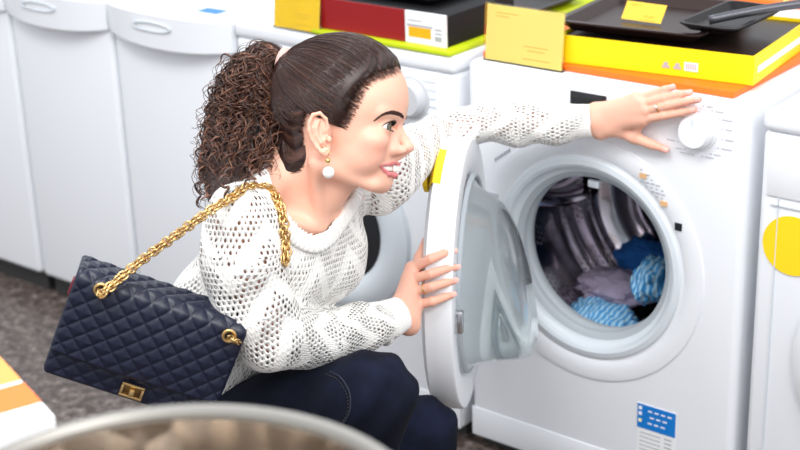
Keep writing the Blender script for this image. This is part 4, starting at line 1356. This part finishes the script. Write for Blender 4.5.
for i, (a, b, ra, rb, l0, cells, ref, tid) in enumerate(segs):
    m = bi == i
    if not m.any(): continue
    P = sV[sFk[m]]; ax = (b-a)/np.linalg.norm(b-a)
    rf_ = ref-ax*(ref@ax); rf_ /= np.linalg.norm(rf_); s2 = np.cross(ax, rf_)
    q = P-a; x = q@rf_; y = q@s2
    an = np.arctan2(y, -x)/(2*PI)*cells
    d0 = an-an[:, :1]; an = np.where(d0 > cells/2, an-cells, np.where(d0 < -cells/2, an+cells, an))
    UV[m, :, 0] = an; UV[m, :, 1] = (q@ax+l0)/CP; tid_f[m] = tid
M_sw = mat('white_openwork_knit', rgb(242, 240, 236), .85, 0, Sheen_Weight=.25)
g = NT(M_sw); u, v, _ = g.sep(g.coord('UV'))
ob_ = g.coord('Object')
row = g.math('FLOOR', v)
wob = g.math('MULTIPLY', g.math('SUBTRACT', g.noise(30, 2, ob_), .5), 1.2)
u2 = g.math('ADD', g.math('ADD', u, g.math('MULTIPLY', g.math('PINGPONG', row, 1.0), .5)), wob)
cu_ = g.math('FLOOR', u2)
fu = g.math('SUBTRACT', g.math('FRACT', u2), .5); fv = g.math('SUBTRACT', g.math('FRACT', v), .5)
# zig-zag leaf bands
zz = g.math('PINGPONG', u, 7)
ph = g.math('FRACT', g.math('DIVIDE', g.math('ADD', g.math('ADD', v, g.math('MULTIPLY', zz, 1.15)), g.math('MULTIPLY', wob, .8)), 9))
band = g.math('MULTIPLY', g.sstep(.05, .16, ph), g.sstep(.80, .68, ph))
rnd = g.n('ShaderNodeTexWhiteNoise', noise_dimensions='2D'); cmb = g.n('ShaderNodeCombineXYZ'); g.link(cu_, cmb.inputs[0]); g.link(row, cmb.inputs[1]); g.link(cmb.outputs[0], rnd.inputs[0])
kn = g.n('ShaderNodeAttribute'); kn.attribute_name = 'kn'
rad = g.math('MULTIPLY', g.math('ADD', .125, g.math('MULTIPLY', rnd.outputs[0], .125)), kn.outputs['Fac'])
rad = g.math('MULTIPLY', rad, g.math('ADD', .25, g.math('MULTIPLY', band, .92)))
dd = g.math('SQRT', g.math('ADD', g.math('MULTIPLY', g.math('MULTIPLY', fu, fu), 1.25), g.math('MULTIPLY', g.math('MULTIPLY', fv, fv), .62)))
hole = g.math('LESS_THAN', dd, rad)
smallh = g.math('GREATER_THAN', rad, .085)
hole = g.math('MULTIPLY', hole, smallh)
hgt = g.math('ADD', g.math('MULTIPLY', g.sstep(.05, .42, g.math('SUBTRACT', dd, g.math('MULTIPLY', rad, .6))), g.math('ADD', .25, g.math('MULTIPLY', band, .75))), g.math('MULTIPLY', g.math('SINE', g.math('MULTIPLY', u2, 12.566)), .10))
hgt = g.math('ADD', hgt, g.math('MULTIPLY', g.noise(420, 2, ob_), .35))
g.bump(hgt, .85, .0030)
tr_ = g.n('ShaderNodeBsdfTransparent'); mx = g.n('ShaderNodeMixShader'); g.link(hole, mx.inputs[0])
g.link(g.b.outputs[0], mx.inputs[1]); g.link(tr_.outputs[0], mx.inputs[2])
out = [n_ for n_ in g.t.nodes if n_.type == 'OUTPUT_MATERIAL'][0]; g.link(mx.outputs[0], out.inputs[0])
sw = wobj('sweater', sV, sFk, M_sw)
me = sw.data
if len(me.polygons) == len(sFk):
    uvl = me.uv_layers.new(name='UVMap'); 
    lv = np.empty(len(me.loops), np.int32); me.loops.foreach_get('vertex_index', lv); lv = lv.reshape(-1, 4)
    uvl.data.foreach_set('uv', UV.reshape(-1, 2).astype(np.float32).ravel())
    ka = me.attributes.new('kn', 'FLOAT', 'FACE'); ka.data.foreach_set('value', np.where(tid_f == 0, .62, 1.0).astype(np.float32))
npcol = wobj('collar', collar_VF[0], collar_VF[1], M_knit, W_)
npcol.parent = sw
def cuff(a, b, ra, rb, flat=1.0, n=168):
    a, b = np.array(a), np.array(b); ax = (b-a)/np.linalg.norm(b-a)
    n1 = np.cross(ax, [0, 0, 1.]); n1 /= np.linalg.norm(n1); n2 = np.cross(ax, n1)
    V, Fc = [], []; an = np.arange(n)*2*PI/n; ts = [-.12, 0, .06, .2, .4, .6, .8, .93, 1.0, 1.0, .9]
    for k, t in enumerate(ts):
        r = ra+(rb-ra)*max(t, 0)+[-.012, .0, .002, .0012, 0, 0, 0, .0004, -.0005, -.004, -.005][k]
        rr_ = r+.0009*np.sin(an*42)*(0 if k in (0, 9, 10) else 1)
        V.append(a+ax*(t*np.linalg.norm(b-a))+rr_[:, None]*(np.cos(an)[:, None]*n1*flat+np.sin(an)[:, None]*n2))
    for k in range(len(ts)-1):
        for i in range(n): Fc.append([k*n+i, k*n+(i+1) % n, (k+1)*n+(i+1) % n, (k+1)*n+i])
    o = wobj('cuff', np.concatenate(V), Fc, M_knit, W_); o.parent = sw
cuff(Pz(377, 325, 2.445), Pz(402, 313, 2.468), .0365, .0275)
cuff(Pz(564, 122.5, zl(564)), Pz(591, 120.5, zl(591)), .0325, .0285)
# ---------------------------------------------------------------- jeans
M_jean = mat('dark_navy_denim', rgb(30, 34, 50), .9, 0, Specular_IOR_Level=.15)
g = NT(M_jean); co = g.coord()
w1 = g.noise(9, 3, co, .6); w2 = g.noise(700, 2, co)
g.base(g.mix(g.math('MULTIPLY', g.sstep(.45, .75, w1), .6), rgb(12, 15, 28), rgb(26, 33, 56))); g.bump(w2, .25, .0008)
def f_jean(P):
    P = P.astype(np.float32)
    R = TR
    d = s_ell(P, T2W(0, -.02, -.50), (.172, .118, .13), R)
    for h_, k_, a_ in ((hipR, knR, anR), (hipL, knL, anL)):
        t = s_chain(P, [h_, h_*.45+k_*.55, k_], [.098, .085, .067], .01)
        b = a_*.93+k_*.07
        c = s_chain(P, [k_, k_*.6+a_*.4, b], [.064, .060, .040], .01)
        q = s_cone(P, (k_*.75+h_*.25), (k_*.75+a_*.25), .05, .045)
        d = smin(d, smin(smin(t, c, .012), q, .03), .02)
    # pull folds around the knees and hips
    for k_ in (knR, knL):
        w = np.exp(-(((P-k_)**2).sum(1))/.016)
        d = d+w*.0045*np.sin((P@RC[:, 0].astype(np.float32))*95+(P@RC[:, 1].astype(np.float32))*70)
    return d+fold_noise(P, .0022, .8)
A = np.array([hipR, hipL, knR, knL, anR, anL, T2W(0, 0, -.5)])
jV, jF = mesh_sdf(f_jean, A.min(0)-.16*np.array([1, 1, .25]), A.max(0)+.14, .0062)
jV = relax(jV, jF, 1)
wobj('jeans', jV, jF, M_jean)
# stitched seam across the near knee
sp_ = rays_to(lambda Q: f_jean(Q), [(330, 372), (340, 377), (347, 386), (351, 398), (350, 412), (343, 424)], 2.0, 2.6)
S = spline(sp_, 60); S, _g = proj_to(lambda Q: f_jean(Q), S, .0006, 4)
V, Fc = sweep([S], .0014, 5); wobj('seam', V, Fc, mat('blue_thread', rgb(26, 32, 50), .8)).parent = W_
S2 = S+cdir(-.006, .002, 0); S2, _g = proj_to(lambda Q: f_jean(Q), S2, .0006, 4)
V, Fc = sweep([S2[i:i+2] for i in range(0, 58, 3)], .0006, 4); wobj('stitching', V, Fc, mat('tan_thread', rgb(84, 72, 60), .8))
# ---------------------------------------------------------------- shoes
M_shoe = mat('black_leather', (.015, .015, .017), .35)
for a in (anR, anL):
    b = a.copy(); b[2] = .05
    def f_sh(P):
        P = P.astype(np.float32)
        d = s_chain(P, [b+[0, 0, .055], b, b+FDIR*.09-[0, 0, .012], b+FDIR*.16-[0, 0, .022]], [.047, .045, .042, .028], .015)
        d = smin(d, s_cone(P, b-FDIR*.01, b-FDIR*.015-[0, 0, .04], .034, .028), .008)
        return np.maximum(d, -P[:, 2]+.004)
    V, Fc = mesh_sdf(f_sh, b-.12-FDIR*.03*0, b+.24, .006); wobj('shoe', V, Fc, M_shoe)

# =====================================================================  quilted bag
M_nav = mat('navy_quilted_leather', rgb(10, 17, 42), .40)
g = NT(M_nav); g.bump(g.noise(600, 3, g.coord(), .6), .15, .0006)
M_red2 = mat('burgundy_lining', rgb(120, 22, 40), .5)
BC = Pz(147, 340, 2.19)
bu = cdir(.93, .335, .20); bu /= np.linalg.norm(bu)
bv = cdir(.345, -.86, -.30); bv -= bu*(bv@bu); bv /= np.linalg.norm(bv)
bw = np.cross(bu, bv); 
if (RC.T@bw)[2] > 0: bw = -bw
# keep right-handed (u, v, w)
hand = np.linalg.det(np.stack([bu, bv, bw], 1))
Bm = Matrix([[bu[i], bv[i], bw[i], BC[i]] for i in range(3)]+[[0, 0, 0, 1]])
bag = thing('handbag', 'navy quilted leather handbag with gold chain hanging from her shoulder', 'handbag', (0, 0, 0))
bag.matrix_world = Bm if hand > 0 else Bm
def quilt(u, v, pitch=.0290):
    a = (u+v*1.0)/pitch; b = (u-v*1.0)/pitch
    pa = np.abs(np.sin(PI*a)); pb = np.abs(np.sin(PI*b))
    return np.minimum(pa, pb)**.55
BW, BH, BT = .128, .078, .030
def panel(name, u0, u1, v0, v1, wf, parent, thick=.003, nu=190, nv=130, amp=.0036, corner=.012):
    """quilted panel; wf(u,v)-> (v', w') bends it; closed with a back sheet"""
    us = np.linspace(u0, u1, nu); vs = np.linspace(v0, v1, nv)
    U, V_ = np.meshgrid(us, vs, indexing='ij')
    ed = np.minimum(np.minimum(U-u0, u1-U), np.minimum(V_-v0, v1-V_))
    q = quilt(U, V_)*np.clip(ed/.006, 0, 1)
    # rounded lower corners
    cu = np.clip((np.abs(U-(u0+u1)/2)-((u1-u0)/2-corner))/corner, 0, 1); cv = np.clip(((v0+corner)-V_)/corner, 0, 1)
    rr_ = np.sqrt(cu**2+cv**2); sc2 = np.where(rr_ > 1, 1/np.maximum(rr_, 1e-6), 1)
    Uc = (u0+u1)/2+np.sign(U-(u0+u1)/2)*(np.minimum(np.abs(U-(u0+u1)/2), (u1-u0)/2-corner)+cu*corner*sc2)
    Vc = np.where(V_ < v0+corner, v0+corner-cv*corner*sc2, V_)
    P3 = wf(Uc, Vc, q*amp+np.clip(ed/.004, 0, 1)**.5*thick)
    P4 = wf(Uc, Vc, q*0-.0005)
    Va = np.concatenate([P3.reshape(-1, 3), P4.reshape(-1, 3)]); N_ = nu*nv
    idx = np.arange(N_).reshape(nu, nv)
    a, b, c, d = idx[:-1, :-1].ravel(), idx[1:, :-1].ravel(), idx[1:, 1:].ravel(), idx[:-1, 1:].ravel()
    Fc = np.stack([a, b, c, d], 1).tolist()+(np.stack([d, c, b, a], 1)+N_).tolist()
    rim = list(idx[:, 0])+list(idx[-1, 1:])+list(idx[-2::-1, -1])+list(idx[0, -2:0:-1])
    for i in range(len(rim)):
        p, r = int(rim[i]), int(rim[(i+1) % len(rim)]); Fc.append([r, p, p+N_, r+N_])
    return npobj(name, Va, Fc, M_nav, parent)
def wf_flap(U, V_, h):
    """v above BH wraps over the top edge"""
    bul = .010*(1-(U/BW)**2)*np.clip(1-((V_-.0)/BH)**2, 0, 1)
    over = np.maximum(V_-(BH-.012), 0); a = np.clip(over/.024, 0, 1)*PI*.5*1.0
    R_ = .0155
    vv = np.where(over > 0, BH-.012+R_*np.sin(np.minimum(over/R_, PI/2)), V_)
    ww = np.where(over > 0, BT+.002-R_*(1-np.cos(np.minimum(over/R_, PI/2))), BT+.002)
    ex = np.maximum(over-R_*PI/2, 0); ww = ww-ex
    nv = np.where(over > 0, np.sin(np.minimum(over/R_, PI/2)), 0); nw = np.where(over > 0, np.cos(np.minimum(over/R_, PI/2)), 1)
    return np.stack([U, vv+nv*h, ww+nw*h+bul], -1)
panel('flap', -BW, BW, -.048, BH+.055, wf_flap, bag)
def wf_front(U, V_, h):
    bul = .008*(1-(U/BW)**2)*np.clip(1-(V_/BH)**2, 0, 1)
    return np.stack([U, V_, BT-.006+h+bul], -1)
panel('front_panel', -BW+.001, BW-.001, -BH-.010, BH-.014, wf_front, bag, amp=.003, nv=100, nu=150)
# body of the bag (rounded gusset)
def f_bag(P):
    q = np.abs(P-np.array([0, -.004, -.004], np.float32))-np.array([BW-.016, BH-.010, BT-.020], np.float32)
    return np.sqrt((np.maximum(q, 0)**2).sum(1))+np.minimum(q.max(1), 0)-.014+.0015*np.sin(P[:, 1]*80)*np.sin(P[:, 0]*50)
V, Fc = mesh_sdf(f_bag, (-.15, -.11, -.06), (.15, .11, .06), .004)
me = npmesh('bag_body', V, Fc); link('bag_body', me, M_nav, bag)
boxobj('lining_edge', (-BW-.0022, .030, -.010), (-BW+.004, .056, .006), M_red2, bag, .002)
latheobj('front_edge_piping', [(.0, 0), (.0001, 0)], M_nav, bag, 6) if False else None
def gtorus(name, c, R_, r, m, parent, M=None, n=28, k=10, sy=1):
    bm = bmesh.new(); lathe(bm, [(R_+r*math.cos(a), r*math.sin(a)) for a in np.linspace(0, 2*PI, k+1)], n, Matrix.Translation(c) @ (M or Matrix.Identity(4)))
    bmesh.ops.remove_doubles(bm, verts=bm.verts, dist=1e-6)
    return bmobj(name, bm, m, parent, True)
M_dk = mat('dark_hole', (.004, .004, .006), .8)
def Bl(px, py, w):      # point of the bag's plane at depth w above the mid plane, seen at (px, py)
    o = BC+bw*w; r = RC@np.array([(px-400)/F, (py-225)/F, 1.]); t = ((o-CAM)@bw)/(r@bw); p = CAM+r*t-BC
    return np.array([p@bu, p@bv, p@bw])
g1 = Bl(101, 290, .040); g2 = Bl(229, 336, .040)
for gg in (g1, g2):
    gr = gtorus('grommet', tuple(gg), .0088, .0024, M_gold, bag)
    latheobj('grommet_hole', [(0, .0005), (.0075, .0005), (.0075, -.002), (0, -.002)], M_dk, gr, 24, Matrix.Translation(tuple(gg)))
# turn-lock clasp
ck = Bl(130, 397, .046); kx, ky = ck[0], max(ck[1], -.066)
bm = bmesh.new()
for lo_, hi_ in (((-.017, -.011, 0), (.017, -.007, .004)), ((-.017, .007, 0), (.017, .011, .004)), ((-.017, -.007, 0), (-.013, .007, .004)), ((.013, -.007, 0), (.017, .007, .004))): box(bm, lo_, hi_, .0008)
c_ = bmobj('clasp_plate', bm, M_gold, bag); c_.location = (kx, ky, .0385)
bm = bmesh.new(); box(bm, (-.012, -.006, .0), (.012, .006, .002), .0008); bmobj('clasp_inset', bm, mat('dark_gold', rgb(120, 90, 50), .3, 1), c_)
bm = bmesh.new(); box(bm, (-.004, -.0055, .002), (.004, .0055, .010), .002); bmobj('turn_lock', bm, M_gold, c_)
# chain: gold links along the strap
def link_mesh(P, size, r, start=0):
    """interlocking links along polyline P"""
    L_ = np.concatenate([[0], np.cumsum(np.linalg.norm(np.diff(P, axis=0), axis=1))]); n = int(L_[-1]/(size*.74))
    T, Nn, B = frames(P); Vs, Fs, off = [], [], 0
    for i in range(n):
        s = (i+.5)*L_[-1]/n
        c = np.array([np.interp(s, L_, P[:, k]) for k in range(3)]); j = min(np.searchsorted(L_, s), len(P)-1)
        t, n_, b_ = T[j], Nn[j], B[j]
        a = PI/4+(i % 2)*PI/2+.35*i; n1 = n_*math.cos(a)+b_*math.sin(a); n2 = np.cross(t, n1)
        an = np.linspace(0, 2*PI, 13)[:-1]
        ring_ = [c+t*math.cos(x)*size*.60+n1*math.sin(x)*size*.40 for x in an]; ring_ += [ring_[0]]
        ring_ = np.array(ring_)
        k = 5; m = 12
        for q in range(m):
            tg = ring_[(q+1) % 12]-ring_[(q-1) % 12]; tg /= np.linalg.norm(tg); o_ = np.cross(tg, n2)
            for z in range(k): aa = 2*PI*z/k; Vs.append(ring_[q]+r*(math.cos(aa)*o_+math.sin(aa)*n2))
        for q in range(m):
            for z in range(k):
                Fs.append([off+q*k+z, off+((q+1) % m)*k+z, off+((q+1) % m)*k+(z+1) % k, off+q*k+(z+1) % k])
        off += m*k
    return Vs, Fs
def BP(p): return BC+bu*p[0]+bv*p[1]+bw*p[2]
swf = lambda Q: f_sw(Q)
on = lambda pts, z0=1.95: list(rays_to(swf, pts, z0, 2.8))
fr_ = on([(262, 186), (270, 194), (277, 207), (281, 224), (283, 243), (284, 262)])
toC_ = cdir(0, 0, -1)
fr_ = [p+toC_*.007 for p in fr_]
top_ = on([(246, 186), (232, 196)]); top_ = [p+toC_*.010 for p in top_]
c1 = [BP(g1+[0, 0, .002]), BP(g1+[.002, .004, .012]), Pz(135, 263.5, 2.12), Pz(175, 234, 2.115), Pz(208, 210, 2.11)]+top_[::-1]+fr_
c2 = fr_[-1:]+[Pz(281, 285, 2.24), Pz(266, 318, 2.28), Pz(246, 341, 2.24), BP(g2+[.012, .000, .010]), BP(g2+[0, 0, .002])]
Vs, Fs = [], []
def addchain(P, size, r):
    v, f = link_mesh(P, size, r); o = len(Vs); Vs.extend(v); Fs.extend([[i+o for i in q] for q in f])
sp1 = spline(c1, 240)
T, Nn, B = frames(sp1)
addchain(sp1, .0105, .0016)
addchain(sp1+cdir(.0042, .0028, -.002), .0105, .0016)
# second run of the doubled strap beside the first over the shoulder
sd = spline([p+cdir(.0075, -.003, -.001) for p in fr_], 90); addchain(sd, .0105, .0016)
sd = spline([p+cdir(.0035, -.001, -.003) for p in fr_], 90); addchain(sd, .0095, .0015)
addchain(spline(c2, 90), .0105, .0016)
ch = npobj('chain_strap', np.array(Vs)-0, Fs, M_gold, None)
ch.parent = bag; ch.matrix_parent_inverse = Bm.inverted()

# =====================================================================  foreground: steel drum on a white machine, striped box
fz = 1.02
c0 = Pz(190, 403, 1.30); r_d = .205
fwd = np.array([(RC@np.array([0, 0, 1.]))[0], (RC@np.array([0, 0, 1.]))[1], 0]); fwd /= np.linalg.norm(fwd)
cc_ = c0-fwd*r_d
fg = thing('steel_tub', 'blurred round steel tub with thick rim in the foreground at the bottom of the picture', 'tub', (cc_[0], cc_[1], c0[2]-.26))
M_rim = mat('satin_steel_rim', (.27, .26, .24), .42, .6)
M_in = mat('tub_inner_steel', (.62, .56, .50), .22, 1)
g = NT(M_in); uvn = g.coord('Object'); vor = g.n('ShaderNodeTexVoronoi'); g.link(uvn, vor.inputs[0]); vor.inputs['Scale'].default_value = 16
g.bump(vor.outputs['Distance'], .6, .02)
latheobj('outer_wall', [(0, 0), (r_d-.02, 0), (r_d-.006, .006), (r_d-.004, .25), (r_d-.012, .25), (r_d-.014, .02), (0, .014)], M_in, fg, 96)
latheobj('rim', [(r_d-.010, .246), (r_d-.010, .254), (r_d-.006, .2590), (r_d+.000, .2590), (r_d+.004, .254), (r_d+.004, .246), (r_d+.002, .240), (r_d-.004, .242)], M_rim, fg, 96)
bs = thing('washing_machine', 'white washing machine in the foreground below the frame, carrying the steel tub', 'washing machine', (cc_[0]-.12, cc_[1]-.10, 0), (0, 0, math.radians(20)))
Hs = c0[2]-.26-.001
boxobj('cabinet', (-.36, -.30, .03), (.36, .30, Hs-.03), M_white, bs, .012, 2); boxobj('top_cover', (-.362, -.302, Hs-.032), (.362, .302, Hs), M_white, bs, .01, 2)
boxobj('plinth', (-.34, -.28, 0), (.34, .28, .032), M_foot, bs)

# orange and white carton beside the tub
def Pht(px, py, h):
    r = RC@np.array([(px-400)/F, (py-225)/F, 1.]); return CAM+r*((h-1.6)/r[2])
hz_ = Hs+.10
qa, qb = Pht(-40, 312, hz_), Pht(55, 414, hz_)
dx = qb-qa; Lx = float(np.linalg.norm(dx)); an_ = math.atan2(dx[1], dx[0])
ob2 = thing('carton', 'blurred orange and white carton in the foreground at the lower left corner', 'box', (qa[0], qa[1], Hs+.001), (0, 0, an_))
M_or2 = mat('orange_print', rgb(248, 120, 40), .5)
M_or3 = mat('light_orange_print', rgb(250, 160, 80), .5)
boxobj('carton_body', (0, -.16, 0), (Lx, 0, .097), M_paper, ob2, .002)
for nm, x0, x1, m_ in (('orange_panel', .002, .68*Lx, M_or3), ('orange_panel', .71*Lx, .88*Lx, M_or2)):
    boxobj(nm, (x0, -.158, .097), (x1, -.001, .0982), m_, ob2)
# ---------------------------------------------------------------- camera, light, world
cd = bpy.data.cameras.new('camera'); cam = bpy.data.objects.new('camera', cd); COL.objects.link(cam)
Mc = Matrix.Identity(4)
for i in range(3):
    Mc[i][0] = RC[i][0]; Mc[i][1] = -RC[i][1]; Mc[i][2] = -RC[i][2]; Mc[i][3] = CAM[i]
cam.matrix_world = Mc
cd.sensor_width = 36; cd.lens = F/800*36; cd.clip_start = .05
cd.dof.use_dof = True; cd.dof.focus_distance = 2.33; cd.dof.aperture_fstop = 4.2
SC.camera = cam
w = bpy.data.worlds.new('world'); SC.world = w; w.use_nodes = True
nt = w.node_tree; bg = nt.nodes['Background']
tc = nt.nodes.new('ShaderNodeTexCoord'); sp = nt.nodes.new('ShaderNodeSeparateXYZ'); nt.links.new(tc.outputs['Generated'], sp.inputs[0])
rp = nt.nodes.new('ShaderNodeValToRGB'); mr = nt.nodes.new('ShaderNodeMapRange'); mr.inputs[1].default_value = -1; mr.inputs[2].default_value = 1
nt.links.new(sp.outputs[2], mr.inputs[0]); nt.links.new(mr.outputs[0], rp.inputs[0])
e = rp.color_ramp.elements; e[0].position = .42; e[0].color = (.30, .29, .30, 1); e[1].position = .62; e[1].color = (.93, .96, 1.0, 1)
nt.links.new(rp.outputs[0], bg.inputs[0]); bg.inputs[1].default_value = 0.95
def area(name, loc, tgt, size, power, col=(1, 1, 1), sy=None):
    l = bpy.data.lights.new(name, 'AREA'); l.energy = power; l.color = col; l.size = size
    if sy: l.shape = 'RECTANGLE'; l.size_y = sy
    o = bpy.data.objects.new(name, l); COL.objects.link(o); o.location = loc
    o.rotation_euler = (Vector(tgt)-Vector(loc)).to_track_quat('-Z', 'Y').to_euler()
    return o
area('ceiling_light', (-1.2, .6, 3.1), (-1.4, 1.9, .5), 1.6, 34, (1, .99, .97), .8)
area('ceiling_light', (.9, .6, 2.9), (-1.2, 2.0, .6), 1.4, 34, (1, .98, .95), .8)
area('ceiling_light', (-3.4, 3.6, 3.1), (-2.4, 2.2, .5), 1.6, 16, (.94, .97, 1), .8)
vs = SC.view_settings; vs.view_transform = 'Standard'; vs.look = 'None'; vs.gamma = 1; vs.use_curve_mapping = False; vs.exposure = 0.5
